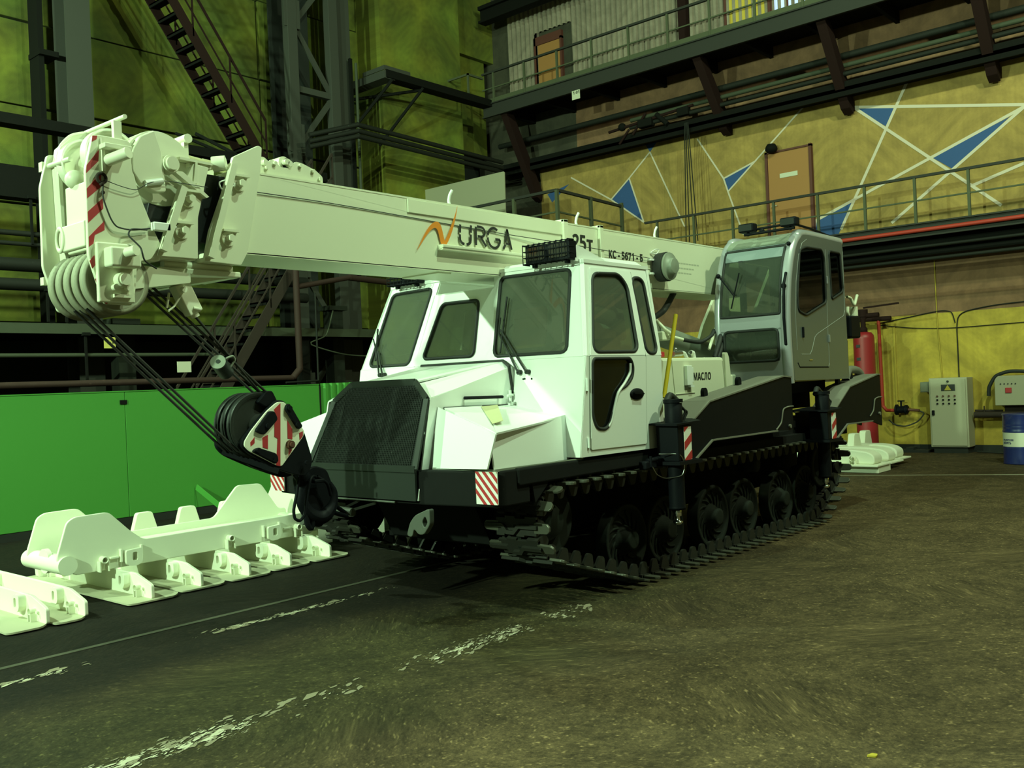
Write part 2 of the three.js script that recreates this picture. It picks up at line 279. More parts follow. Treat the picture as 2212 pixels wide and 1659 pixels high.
{
  const wall = structure('wall_left');
  const box = (name, x0, x1, y0, y1, z0, z1, m) => add(wall, name, worldUV(bx(x0, x1, y0, y1, z0, z1), 'xy', 0.3), m);
  box('lower_wall', -14, RW + 0.3, 0, 3.3, -18.9, -18.62, M.leftLowShade);
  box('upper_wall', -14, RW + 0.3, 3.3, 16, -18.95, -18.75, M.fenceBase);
  const cols = [-14, -9, -4.6, -0.2, 4.2, 7.9, 12.9, 16.0], rows = [3.3, 5.55, 7.42, 9.05, 10.9, 13, 16];
  for (let i = 0; i + 1 < cols.length; i++) for (let j = 0; j + 1 < rows.length; j++)
    add(wall, 'wall_panel', worldUV(bx(cols[i] + 0.02, cols[i + 1] - 0.02, rows[j] + 0.02, rows[j + 1] - 0.02, -18.75, -18.6 - ((i * 7 + j * 5) % 3) * 0.02, 0.015), 'xy', 0.3), M.leftPanel);
  // boxed-out pier in the corner
  box('pier_casing', 15.85, 18.71, 0, 16, -18.6, -17.7, M.pier);
  box('pier_casing', 18.71, 20.05, 8.2, 16, -18.6, -18.05, M.pier);
  box('pier_casing', 18.74, 20.3, 10.9, 16, -18.05, -17.9, M.pier);
}
built('wall_back', bx(-14.3, -14, 0, 16, -18.9, 14.3), M.greyWall);
built('wall_front', bx(-14.3, RW + 0.35, 0, 16, 14, 14.3), M.greyWall);
built('ceiling', bx(-14.3, RW + 0.35, 16, 16.3, -18.95, 14.3), M.ceiling);

// columns of the left wall
{
  const c = structure('column_1');
  add(c, 'flange', [bx(7.95, 8.42, 0, 16, -17.52, -17.49), bx(7.95, 8.42, 0, 16, -18.0, -17.97)], M.greySteel);
  add(c, 'web', bx(8.16, 8.20, 0, 16, -17.97, -17.52), M.greySteel);
  add(c, 'side_channel', [bx(7.62, 7.72, 3, 16, -18.3, -17.9), bx(7.60, 7.95, 8.2, 8.3, -18.3, -17.8)], M.darkSteel);
  const d = structure('column_2');
  add(d, 'chord', bx(12.86, 13.12, 0, 16, -17.6, -17.4, 0.01), M.greySteel);
  add(d, 'chord', bx(14.02, 14.28, 0, 16, -17.6, -17.4, 0.01), M.greySteel);
  add(d, 'side_channel', bx(14.36, 14.72, 0, 16, -17.75, -17.5, 0.01), M.greySteel);
  add(d, 'back_plate', bx(13.0, 14.1, 0, 16, -18.35, -18.3), M.fenceBase);
  for (const y of [0.2, 3.0, 5.8, 8.6, 11.4]) {
    add(d, 'lattice_bar', bar([13.1, y + 1.45, -17.5], [14.05, y + 0.1, -17.5], 0.12, 0.05, V(0, 0, 1)), M.greySteel);
    add(d, 'lattice_bar', bar([13.1, y + 1.5, -17.5], [14.05, y + 2.7, -17.5], 0.12, 0.05, V(0, 0, 1)), M.greySteel);
    add(d, 'batten_plate', bar([13.0, y + 1.35, -17.42], [13.0, y + 2.0, -17.42], 0.42, 0.03, V(0, 0, 1)), M.greySteel);
    add(d, 'cross_beam', bx(13.1, 14.05, y - 0.06, y + 0.08, -17.58, -17.44), M.greySteel);
  }
  add(d, 'gusset', bx(13.1, 14.05, 6.2, 6.65, -17.6, -17.42), M.greySteel);
}
// pipes and beams along the left wall, behind the green partition
const run = (name, y, z, x0, x1, h, m, label, cat = 'pipe') => single(name, h > 0 ? cyl([x0, y, z], [x1, y, z], h, h, 14) : bx(x0, x1, y + h / 2, y - h / 2, z - 0.15, z + 0.15), m, label, cat, [x0, y, z]);
run('steel_beam', 6.34, -16, 2, 11.9, -0.17, M.darkSteel, 'dark steel beam at the top of the pipe rack, behind the boom tip', 'beam');
run('steel_beam', 5.36, -16.1, 2, 12.2, -0.52, M.darkSteel, 'deep dark girder second from the top in the left pipe rack', 'beam');
run('pipe', 4.53, -16, 2, 12, 0.045, M.pipe, 'thin dark pipe just below the deep girder on the left wall');
run('pipe', 4.36, -16, 2, 12, 0.035, M.pipe, 'thinnest dark pipe, second below the deep girder on the left wall');
run('pipe', 4.02, -16, 2, 12, 0.11, M.pipe, 'thick dark pipe, upper of two fat ones on the left wall');
run('pipe', 3.70, -16, 2, 12, 0.10, M.pipe, 'thick dark pipe, lower of two fat ones on the left wall');
{
  const t = thing('added_shade_slab', 'low gallery slab added above the lower wall, its pale edge standing for a cable duct', 'shading', [8, 0, -17]);  // added slab, keeps lamp light off the lower wall behind it
  add(t, 'slab', bx(-2, 15.8, 2.95, 3.06, -18.6, -16.0), M.darkSteel);
  add(t, 'edge_beam', bx(-2, 15.8, 2.91, 3.08, -16.0, -15.96), M.pipePale);  // front edge takes the place of a pale cable duct
  for (const x of [-1, 3.4, 12.0]) add(t, 'post', bx(x - 0.1, x + 0.1, 0, 2.95, -16.3, -16.1), M.darkSteel);
}
run('pipe', 2.55, -16, 2, 9.9, 0.035, M.pipePale, 'thin pale pipe under the cable duct on the left wall');
single('pipe', [cyl([2, 2.04, -14.5], [10.50, 2.04, -14.5], 0.05), ...poly([[10.50, 2.04, -14.5], [10.66, 2.2, -14.5], [10.66, 4.2, -14.5]], 0.06), cyl([10.66, 3.72, -14.5], [12.0, 3.98, -14.6], 0.05), cyl([12, 3.98, -14.6], [15.8, 3.9, -15], 0.06)], M.pipeRed, 'rusty red pipe above the green partition that turns upright beside the white cab', 'pipe', [10.66, 2.04, -14.5]);
single('conduit', poly([[10.2, 1.95, -14.3], [10.92, 1.97, -14.3], [10.93, 3.6, -14.3]], 0.018), M.pipe, 'thin dark conduit that follows the rusty red pipe', 'conduit', [10.93, 1.97, -14.3]);
[[6.55, 4.36, 5.1], [6.75, 3.1, 3.6], [7.05, 3.1, 3.6], [8.6, 4.6, 5.1], [7.35, 2.04, 2.88]].forEach(([x, a, b], i) => single('pipe_hanger', [bx(x, x + 0.035, a, b, -15.98, -15.94), bx(x - 0.04, x + 0.08, b, b + 0.05, -16, -15.9)], M.darkSteel, ['strap hanger between the fat pipes and the deep girder, left of the boom head', 'strap hanger under the fat pipes, first of two left of the boom head', 'strap hanger under the fat pipes, second of two left of the boom head', 'strap hanger under the deep girder, hidden behind the boom head', 'thin strap hanger below the gallery slab edge near the yellow tag'][i], 'hanger', [x, a, -15.96]));
single('post', [bx(8.3, 8.62, 0, 3.2, -17.0, -16.7), bx(8.2, 8.72, 3.15, 3.25, -17.05, -16.65)], M.leftLowShade, 'dim square post behind the pipe rack, left of the ropes', 'post', [8.46, 0, -16.85]);
single('post', [bx(13.2, 13.5, 0, 3.6, -17.0, -16.7), bx(13.1, 13.6, 3.55, 3.65, -17.05, -16.65)], M.leftLowShade, 'dim square post behind the corrugated green panel by the cab', 'post', [13.35, 0, -16.85]);
single('cable', tube([[12.2, 3.4, -15.4], [12.0, 2.9, -15.4], [11.6, 2.72, -15.4], [12.4, 2.5, -15.3], [13.6, 2.45, -15.2], [14.6, 2.6, -15]], 0.014, 60), M.pipePale, 'loose grey cable drooping behind the far cab', 'cable', [12.2, 2.5, -15.4]);

// steep stairs on the left wall
function stair(label, x0, y0, x1, y1, z0, z1, m, steps, railUp) {
  const t = thing('stairway', label, 'stairs', [x1, y1, (z0 + z1) / 2]);
  for (const z of [z0, z1]) add(t, 'stringer', bar([x0, y0, z], [x1, y1, z], 0.2, 0.03, V(0, 0, 1)), m);
  for (let i = 0; i <= steps; i++) { const k = (i + 0.5) / (steps + 1), x = x0 + (x1 - x0) * k, y = y0 + (y1 - y0) * k; add(t, 'tread', [bx(x - 0.11, x + 0.11, y - 0.015, y + 0.015, z0, z1), bx(x - 0.11, x - 0.09, y - 0.06, y + 0.015, z0, z1)], M.darkSteel); }
  for (const z of [z0, z1]) {
    add(t, 'handrail', [0.5, 1].map((h) => bar([x0, y0 + railUp * h, z], [x1, y1 + railUp * h, z], h === 1 ? 0.04 : 0.025)), m);
    for (let i = 0; i <= 4; i++) { const k = i / 4, x = x0 + (x1 - x0) * k, y = y0 + (y1 - y0) * k; add(t, 'rail_post', bar([x, y, z], [x, y + railUp, z], 0.03), m); }
  }
}
stair('steep maroon stairway with a handrail high on the green wall panels', 8.55, 11.2, 11.75, 6.55, -17.45, -16.8, M.maroon, 17, 0.95);
stair('dim rusty stairway descending behind the hook block ropes', 11.9, 5.6, 8.75, 1.1, -15.5, -14.85, M.rust, 17, 0.85);
{
  const t = thing('landing', 'dark landing where the maroon stairway ends above the boom', 'landing', [12.3, 6.3, -16.9]);
  add(t, 'deck', bx(11.5, 13.0, 6.3, 6.5, -17.5, -16.4), M.darkSteel);
  add(t, 'support', [bar([11.6, 6.35, -16.5], [10.4, 7.1, -17.3], 0.06), bar([11.5, 6.4, -16.6], [9.9, 7.0, -17.2], 0.05)], M.darkSteel);
}
// high catwalk around the pier
{
  const t = thing('catwalk', 'narrow dark steel catwalk bending around the green pier', 'catwalk', [15.1, 9.15, -16.7]);
  add(t, 'walkway', [bx(15.1, 19.3, 9.12, 9.30, -16.72, -16.68), bx(15.1, 19.3, 9.12, 9.16, -17.0, -16.72)], M.darkSteel);
  add(t, 'walkway', [bx(15.06, 15.12, 9.10, 9.28, -18.4, -16.7), bx(15.12, 15.4, 9.1, 9.14, -18.4, -16.72)], M.greySteel);
  add(t, 'edge_plate', bx(15.1, 15.9, 9.31, 9.40, -16.73, -16.71), M.greySteel); add(t, 'edge_plate', bx(15.07, 15.09, 9.30, 9.40, -17.5, -16.72), M.greySteel);
  for (const [a, b] of [[[15.3, 9.1, -16.7], [14.5, 7.75, -17.5]], [[16.3, 9.1, -16.7], [15.6, 7.75, -17.6]], [[15.1, 8.9, -18.2], [16.4, 9.1, -16.8]]]) add(t, 'brace', bar(a, b, 0.06), M.darkSteel);
  add(t, 'post', bx(14.55, 14.62, 4.4, 9.6, -17.4, -17.33), M.darkSteel);
  add(t, 'post', cyl([14.7, 4.4, -17.3], [14.7, 9.5, -17.3], 0.035), M.pipePale);
}
[0, 0.14, 0.26].forEach((d, i) => single('bent_pipe', poly([[18.9, 7.62 - d, -16.5], [14.0, 7.75 - d, -16.5], [12.9, 7.4 - d, -16.85]], 0.055), M.pipe, `${['top', 'middle', 'bottom'][i]} one of three dark pipes bending in front of the green pier`, 'pipe', [14, 7.6 - d, -16.5]));
// sheet panel and its railed platform in the corner
single('sheet_panel', plate(zy([[6.88, -17.8], [6.87, -14.95], [5.3, -14.98], [5.3, -17.8]], 17.2), 0.02, { r: 0.05 }), M.sheetGrey, 'large plain grey sheet standing on the corner platform behind the boom', 'panel', [17.2, 5.3, -16.4]);
{
  const t = thing('corner_platform', 'raised corner platform with pale green railing behind the boom', 'platform', [17.7, 4.9, -14.5]);
  add(t, 'deck', bx(16.4, 19.2, 4.85, 5.0, -17.6, -12.8), M.darkSteel);
  for (const [x, z] of [[16.5, -12.85], [17.75, -12.85], [19.0, -12.85], [16.5, -14.1], [16.5, -15.3], [16.5, -16.6]]) add(t, 'rail_post', bx(x - 0.035, x + 0.035, 5.0, 5.98, z - 0.035, z + 0.035), M.rail);
  add(t, 'handrail', [bar([16.5, 5.98, -12.85], [16.5, 5.98, -17.4], 0.06), bar([16.5, 5.98, -12.85], [19.05, 5.9, -12.85], 0.06)], M.deckEdge);
  add(t, 'middle_rail', [bar([16.5, 5.5, -12.85], [16.5, 5.5, -17.4], 0.035), bar([16.5, 5.5, -12.85], [19.05, 5.42, -12.85], 0.035)], M.rail);
  for (const z of [-17.3, -13]) add(t, 'support', bx(18.9, 19.1, 0, 4.9, z - 0.1, z + 0.1), M.darkSteel);
  for (const z of [-17.3, -13]) add(t, 'support', bx(16.5, 16.7, 0, 4.9, z - 0.1, z + 0.1), M.darkSteel);
}
// walkways along the yellow wall
function walkway(name, label, xe, y0, y1, z0, z1, railY, step, zp, cut) {
  const t = thing(name, label, 'walkway', [xe, y1, (z0 + z1) / 2]);
  add(t, 'deck', bx(xe + 0.02, RW - 0.005, y1 - 0.08, y1 - 0.02, z0, z1), M.darkSteel);
  add(t, 'edge_channel', [bx(xe, xe + 0.03, y0, y1, z0, z1), bx(xe - 0.05, xe + 0.02, y1 - 0.03, y1, z0, z1), bx(xe - 0.05, xe + 0.02, y0, y0 + 0.03, z0, z1)], M.deckEdge);
  add(t, 'joist', Array.from({ length: Math.floor((z1 - z0) / 1.4) }, (_, i) => bx(xe + 0.05, RW - 0.01, y0 + 0.02, y1 - 0.1, z0 + 0.5 + i * 1.4, z0 + 0.58 + i * 1.4)), M.darkSteel);
  for (let z = zp; z < z1; z += step) if (z > z0) add(t, 'rail_post', bx(xe - 0.025, xe + 0.025, y1, railY, z - 0.025, z + 0.025), M.rail);
  add(t, 'handrail', bx(xe - 0.03, xe + 0.03, railY - 0.025, railY + 0.025, z0, z1), M.deckEdge);
  add(t, 'middle_rail', bx(xe - 0.015, xe + 0.015, (y1 + railY) / 2 - 0.03, (y1 + railY) / 2, z0, z1), M.rail);
  return t;
}
const upper = walkway('upper_walkway', 'upper railed steel walkway in front of the corrugated cladding', 18.8, 8.86, 9.22, -17.0, 6, 10.03, 1.07, -16.6);
add(upper, 'toe_board', bx(18.79, 18.80, 9.22, 9.34, -17, 6), M.rail);
add(upper, 'handrail', [bx(18.2, 18.8, 9.9, 9.95, -17.0, -16.95), bx(18.2, 18.24, 9.2, 9.95, -17.0, -16.95), bx(18.2, 18.24, 9.9, 9.95, -18.0, -17)], M.rail);
for (const [z, yb] of [[-16.35, 6.7], [-10.6, 7.35], [-7.72, 7.2], [-4.85, 7.2], [-1.9, 7.2]]) {
  const g = plate([[18.85, 8.9, z], [19.15, 8.9, z], [20.25, yb + 0.25, z], [20.2, yb, z], [20.0, yb + 0.1, z]], 0.2, { r: 0.01 });
  add(upper, 'bracket', g, M.maroon);
}
const lower = walkway('lower_walkway', 'lower railed walkway in front of the painted blue triangles', 19.3, 4.28, 4.56, -12.4, 6, 5.46, 0.985, -12.06);
add(lower, 'girder', bx(19.6, 20.25, 3.95, 4.28, -12.4, 6), M.darkSteel);
single('pipe', cyl([19.24, 4.40, -8.6], [19.24, 4.42, 6], 0.04), M.redPipe, 'bright red pipe clipped under the edge of the lower walkway', 'pipe', [19.24, 4.4, -1]);
single('pipe', cyl([19.4, 4.1, -9], [19.4, 4.1, 6], 0.03), M.pipe, 'upper dark pipe in the shade under the lower walkway', 'pipe', [19.4, 4.1, -1]);
single('pipe', cyl([19.4, 3.85, -9], [19.4, 3.85, 6], 0.035), M.pipe, 'lower dark pipe in the shade under the lower walkway', 'pipe', [19.4, 3.85, -1]);
// crane-rail ledge and pipes under the upper walkway
const along = (name, x, y, r, z0, z1, m, label, cat = 'pipe') => single(name, cyl([x, y, z0], [x, y, z1], r), m, label, cat, [x, y, (z0 + z1) / 2]);
single('ledge_beam', [bx(19.75, RW, 7.6, 7.68, -17.4, 6), bx(19.75, 19.8, 7.5, 7.8, -17.4, 6), bx(19.95, RW, 7.68, 7.8, -17.4, 6)], M.darkSteel, 'long dark steel ledge just above the painted mural', 'beam', [20, 7.65, -5]);
along('pipe', 19.85, 8.36, 0.07, -17.4, 6, M.pipe, 'upper dark pipe between the two walkway brackets and the brown wall');
along('pipe', 19.8, 8.14, 0.05, -13, 6, M.pipePale, 'slim pale pipe just under the upper dark pipe on the brown wall');
along('pipe', 19.75, 7.95, 0.05, -13, 6, M.pipe, 'lowest dark pipe, resting close above the mural ledge');
{
  const t = thing('valve_manifold', 'tangle of dark valves on the pipes under the upper walkway', 'valve', [19.7, 8.1, -12.8]);
  add(t, 'valve_body', [ball([19.7, 8.0, -13.2], 0.1), bx(19.6, 19.8, 7.85, 8.05, -12.7, -12.3, 0.03), cyl([19.7, 8.1, -12.2], [19.7, 7.8, -11.9], 0.06), bx(19.62, 19.78, 7.9, 8.1, -11.6, -11.3, 0.02)], M.darkSteel);
  add(t, 'pipe_stub', [cyl([19.7, 7.95, -13.6], [19.7, 8.1, -11.2], 0.035), cyl([19.7, 8.2, -12.5], [19.7, 7.75, -12.9], 0.03), cyl([19.7, 7.9, -13.0], [19.7, 7.6, -13.3], 0.03)], M.maroon);
}
[-11.48, -11.4, -11.3, -11.22].forEach((z, i) => single('rope', cyl([19.6, 7.7, -11.38 + i * 0.03], [19.6, 4.7 + (i % 2) * 0.2, z + i * 0.02], 0.012), M.pipe, `${['leftmost', 'second from the left', 'third from the left', 'rightmost'][i]} of four slack dark ropes hanging over the mural`, 'rope', [19.6, 5, z], 'ropes hanging over the mural'));
single('steel_beam', [bx(19.4, 19.7, 12.1, 12.2, -17.6, -6), bx(19.5, 19.6, 11.8, 12.1, -17.6, -6), bx(19.4, 19.7, 11.74, 11.8, -17.6, -6)], M.darkSteel, 'dark crane rail beam above the upper orange door', 'beam', [19.55, 11.9, -12]);
single('steel_post', bx(20.08, 20.22, 9.2, 12, -11.72, -11.5), M.maroon, 'maroon steel post dividing the corrugated cladding', 'post', [20.15, 9.2, -11.6]);
// doors
function door(n, y0, y1, z0, z1, m, frame, proud = 0.05) {
  const d = structure(`door_${n}`), x = RW - proud - 0.02;
  add(d, 'door_leaf', bx(x, x + 0.05, y0, y1, z0, z1, 0.006), m);
  add(d, 'door_frame', [bx(x - 0.03, RW, y0, y1 + frame, z0 - 0.06, z0), bx(x - 0.03, RW, y0, y1 + 0.06, z1, z1 + 0.06), bx(x - 0.03, RW, y1, y1 + frame, z0 - 0.06, z1 + 0.06)], M.doorFrame);
  add(d, 'door_handle', [cyl([x, y0 + 0.95, z0 + 0.1], [x - 0.06, y0 + 0.95, z0 + 0.1], 0.015), bar([x - 0.06, y0 + 0.95, z0 + 0.08], [x - 0.06, y0 + 0.95, z0 + 0.2], 0.02)], M.steel);
  return d;
}
door(1, 9.2, 10.95, -16.25, -15.42, M.door, 0.22);
add(door(2, 4.57, 6.72, -9.64, -8.66, M.door, 0.04), 'door_sign', bx(RW - 0.08, RW - 0.074, 6.13, 6.23, -9.36, -8.94), M.paper);
door(3, 9.2, 11.4, -10.5, -9.47, M.doorYellow, 0.1);
single('wall_lamp', [latheY([[0, 0.14], [0.09, 0.12], [0.13, 0.05], [0.14, 0], [0.1, -0.06], [0, -0.08]], 20.1, 6.78, -9.48, 20), cyl([20.1, 6.85, -9.48], [RW, 6.85, -9.48], 0.03)], M.darkSteel, 'round unlit bulkhead lamp at the upper corner of the orange door', 'lamp', [20.1, 6.78, -9.48]);
{
  const w = structure('window_1');
  add(w, 'window_frame', [bx(20.2, RW, 9.25, 11.4, -9.40, -9.36), bx(20.2, RW, 9.25, 11.4, -8.46, -8.40), bx(20.2, RW, 9.25, 9.45, -9.40, -8.40), bx(20.2, RW, 11.4, 11.48, -9.40, -8.40), bx(20.2, RW, 9.45, 11.4, -9.02, -8.98)], M.doorFrame);
  add(w, 'pane', bx(20.22, 20.235, 9.45, 11.4, -9.36, -9.02), S(lin(0.5, 0.55, 0.7), 0.5, 0, { emissive: lin(0.35, 0.42, 0.75), emissiveIntensity: 1 }), 'bluish lit window pane');
  add(w, 'pane', bx(20.22, 20.235, 9.45, 11.4, -8.98, -8.46), S(lin(0.5, 0.55, 0.7), 0.5, 0, { emissive: lin(0.35, 0.42, 0.75), emissiveIntensity: 1 }), 'bluish lit window pane');
  const l = new THREE.RectAreaLight(lin(0.5, 0.6, 1), 0.6, 0.9, 1.9); l.position.set(20.18, 10.4, -8.9); l.lookAt(10, 10.4, -8.9); scene.add(l);
}
// small signs
const sign = (at, w, h, m, label, text, axis, ts) => {
  const t = thing('sign', label, 'sign', at), [x, y, z] = at;
  if (axis === 'x') { add(t, 'board', bx(x, x + 0.01, y - h / 2, y + h / 2, z - w / 2, z + w / 2), m); add(t, 'lettering', lettersX(text, ts, x - 0.001, y + h * 0.08, z - w * 0.36), M.ink); }
  else { add(t, 'board', bx(x - w / 2, x + w / 2, y - h / 2, y + h / 2, z - 0.01, z), m); if (text) add(t, 'lettering', letters(text, ts, x - w * 0.36, y - h * 0.1, z + 0.001), M.ink); }
};
sign([18.74, 8.77, -13.87], 0.24, 0.22, M.paper, 'small cream sign hung on the edge of the upper walkway', '1-01', 'x', 0.075);
sign([7.32, 2.70, -15], 0.19, 0.18, M.tagYellow, 'small yellow tag hanging among the pipes left of the ropes', '1-1', 'z', 0.07);
sign([8.33, 2.27, -14.5], 0.25, 0.18, M.paper, 'white paper sheet hung on a pipe above the green partition', '', 'z', 0.05);

// green partition
{
  const t = thing('partition_fence', 'low bright green sheet-metal partition behind the white pads', 'partition', [6, 0, -12.9]);
  for (const [a, b] of [[-1, 1.473], [1.477, 3.973], [3.977, 6.473], [6.477, 9.86]]) add(t, 'panel', bx(a, b, 0.11, 1.885, -12.93, -12.9, 0.008), M.greenFence);
  const pts = []; for (let i = 0; i < 14; i++) { const x = 9.93 + i * 0.14; pts.push([x, -12.95], [x + 0.05, -12.95], [x + 0.07, -12.91], [x + 0.12, -12.91]); }
  const s = new THREE.Shape(); pts.forEach(([x, z], i) => i ? s.lineTo(x, -z) : s.moveTo(x, -z)); for (const [x, z] of pts.slice().reverse()) s.lineTo(x, -z + 0.006); s.closePath();
  const g = new THREE.ExtrudeGeometry(s, { depth: 1.8, bevelEnabled: false }); g.rotateX(-Math.PI / 2); g.translate(0, 0.1, 0);
  add(t, 'corrugated_panel', g, M.greenFence);
  add(t, 'top_cap', bx(-1, 9.86, 1.875, 1.89, -12.94, -12.89), M.greenFence);
  add(t, 'base_strip', bx(-1, 11.9, 0, 0.11, -12.95, -12.91), M.fenceBase);
  add(t, 'latch_plate', bx(6.40, 6.50, 1.70, 1.76, -12.9, -12.885), M.darkSteel);
  for (const x of [-0.95, 1.475, 3.975, 6.475, 9.88, 11.85]) add(t, 'post', bx(x - 0.03, x + 0.03, 0, 1.86, -13.02, -12.94), M.fenceBase);
}
single('steel_strip', bar([7.62, 0.0, -12.1], [7.50, 0.42, -12.86], 0.09, 0.012, V(1, 0, 0)), M.greenFence, 'short pale green steel strip leaning on the partition', 'strip', [7.6, 0, -12.2]);

// gas tank, pipework and cabinets on the right wall
{
  const t = thing('gas_receiver', 'tall red cylindrical tank standing by the yellow wall behind the operator cab', 'tank', [19.15, 0, -7.22]);
  add(t, 'shell', latheY([[0, 0.12], [0.19, 0.14], [0.205, 0.2], [0.205, 2.36], [0.195, 2.42], [0.15, 2.48], [0.05, 2.5], [0, 2.5]], 19.15, 0, -7.22, 36), M.tankRed);
  add(t, 'foot_ring', latheY([[0.2, 0], [0.2, 0.14], [0.18, 0.14], [0.18, 0], [0.2, 0]], 19.15, 0, -7.22, 30), M.darkSteel);
  add(t, 'neck', latheY([[0, 2.9], [0.07, 2.9], [0.08, 2.78], [0.05, 2.74], [0.05, 2.6], [0.08, 2.56], [0.08, 2.48], [0, 2.48]], 19.15, 0, -7.22, 16), M.maroon);
  add(t, 'valve', [cyl([19.15, 2.82, -7.5], [19.15, 2.82, -6.9], 0.05), cyl([19.15, 2.95, -7.22], [19.15, 2.8, -7.22], 0.1), bar([19.15, 2.98, -7.2], [19.15, 3.02, -6.5], 0.035), ball([19.15, 2.82, -7.5], 0.09)], M.maroon);
  add(t, 'marking', [bx(18.94, 18.95, 2.18, 2.24, -7.3, -7.22), bx(18.94, 18.95, 1.92, 1.98, -7.3, -7.22)], M.ink);
}
{
  const t = thing('red_standpipe', 'thin red pipe dropping to a dark valve beside the red tank', 'pipe', [20.12, 0.86, -7.2]);
  add(t, 'pipe', poly([[20.12, 2.78, -7.26], [20.12, 0.95, -7.24], [20.1, 0.86, -7.16], [20.1, 0.86, -6.95]], 0.035), M.redPipe);
  add(t, 'crosspipe', cyl([20.12, 2.80, -7.9], [20.12, 2.78, -7.0], 0.05), M.maroon);
  add(t, 'valve_body', [cyl([20.1, 0.86, -6.98], [20.1, 0.88, -6.72], 0.075), cyl([20.1, 0.87, -6.97], [20.1, 0.87, -6.93], 0.11), cyl([20.1, 0.87, -6.78], [20.1, 0.87, -6.74], 0.1), cyl([20.1, 0.9, -6.86], [20.1, 1.05, -6.86], 0.02), bar([20.1, 1.05, -6.93], [20.1, 1.05, -6.79], 0.025)], M.black);
  add(t, 'outlet', [cyl([20.1, 0.87, -6.74], [20.1, 0.85, -6.5], 0.03)], M.brass);
}
single('hose', tube([[20.12, 0.84, -6.5], [20.12, 0.78, -6.42], [20.1, 0.62, -6.55], [20.08, 0.53, -6.78], [20.1, 0.56, -7.0], [20.14, 0.66, -7.14]], 0.014, 60), M.rope, 'dark rubber hose looping under the valve on the yellow wall', 'hose', [20.1, 0.55, -6.8]);
{
  const t = thing('control_cabinet', 'tall pale green electrical cabinet with rows of buttons by the wall', 'cabinet', [20.0, 0, -5.85]), x = 19.86, z0 = -6.22, z1 = -5.5;
  add(t, 'body', bx(x, 20.26, 0.12, 1.5, z0, z1, 0.012), M.cabinet);
  add(t, 'door', bx(x - 0.02, x, 0.15, 1.47, z0 + 0.03, z1 - 0.03, 0.006), M.cabinet);
  add(t, 'plinth', bx(x + 0.04, 20.26, 0, 0.12, z0 + 0.04, z1 - 0.04), M.fenceBase);
  add(t, 'warning_plate', bx(x - 0.026, x - 0.02, 1.24, 1.37, -5.98, -5.72), M.ink);
  add(t, 'warning_triangle', plate(zy([[1.255, -5.92], [1.255, -5.79], [1.36, -5.855]], x - 0.028), 0.003), M.lampYellow);
  add(t, 'lamp', [cyl([x - 0.05, 1.43, -5.85], [x - 0.02, 1.43, -5.85], 0.02)], M.rubber);
  for (let r = 0; r < 3; r++) for (let c = 0; c < 4; c++) add(t, 'button', cyl([x - 0.04, 1.14 - r * 0.075, -6.06 + c * 0.11], [x - 0.02, 1.14 - r * 0.075, -6.06 + c * 0.11], 0.018, 0.018, 12), r ? M.black : M.brass);
  add(t, 'handle', bx(x - 0.05, x - 0.02, 0.76, 0.86, -6.17, -6.12, 0.01), M.black);
}
single('junction_box', [bx(19.95, 20.28, 1.22, 1.43, -6.42, -6.24, 0.01), bx(19.94, 19.95, 1.24, 1.41, -6.4, -6.26)], M.cabinetSide, 'small dark grey box beside the top of the green cabinet', 'box', [20.1, 1.22, -6.33]);
{
  const t = thing('wall_control_box', 'pale wall-mounted control box with one red switch above the blue barrel', 'control box', [20.1, 0.9, -4.6]), x = 19.95;
  add(t, 'body', bx(x, 20.28, 0.93, 1.5, -5.03, -4.1, 0.012), M.cabinet);
  add(t, 'switch', bx(x - 0.02, x, 1.17, 1.27, -4.84, -4.73, 0.006), M.red);
  for (let i = 0; i < 5; i++) add(t, 'button', cyl([x - 0.012, 1.345, -4.92 + i * 0.065], [x, 1.345, -4.92 + i * 0.065], 0.012, 0.012, 10), M.ink);
  add(t, 'mount', bx(20.1, 20.28, 0.78, 0.93, -4.9, -4.0), M.rust);
}
single('cable_hose', tube([[19.95, 1.12, -5.14], [19.95, 1.3, -5.12], [19.97, 1.5, -5.0], [20, 1.58, -4.78], [20, 1.57, -4.5], [20, 1.5, -4.2]], 0.035, 50), M.rubber, 'thick black cable arching over the wall control box', 'cable', [19.95, 1.1, -4.9]);
{
  const t = thing('wall_pipe', 'rusty low wall pipe between the cabinet and the barrel', 'pipe', [20.1, 0.75, -4]);
  add(t, 'pipe', cyl([20.1, 0.75, -5.45], [20.1, 0.74, -2], 0.06), M.rust);
  add(t, 'branch', cyl([20.15, 0.83, -5.45], [20.15, 0.82, -4.95], 0.02), M.rust);
  add(t, 'valve', cyl([20.1, 0.75, -5.27], [20.1, 0.92, -5.27], 0.012), M.rust);
}
single('wall_cable', tube([[RW - 0.02, 1.5, -5.76], [RW - 0.02, 2.1, -5.76], [RW - 0.02, 2.5, -5.76], [RW - 0.02, 2.72, -5.72], [RW - 0.02, 2.82, -5.55], [RW - 0.02, 2.9, -4.9], [RW - 0.02, 2.95, -3]], 0.011, 70), M.pipe, 'dark cable rising from the green cabinet and bending off along the wall', 'cable', [RW - 0.02, 2.6, -5.76]);
single('wall_cable', tube([[RW - 0.02, 2.6, -5.79], [RW - 0.02, 2.82, -5.86], [RW - 0.02, 2.86, -6.1], [RW - 0.02, 2.78, -6.7], [RW - 0.02, 2.7, -7.3]], 0.010, 50), M.pipe, 'dark cable arching over the wall between the red tank and the cabinet', 'cable', [RW - 0.02, 2.8, -6.4]);
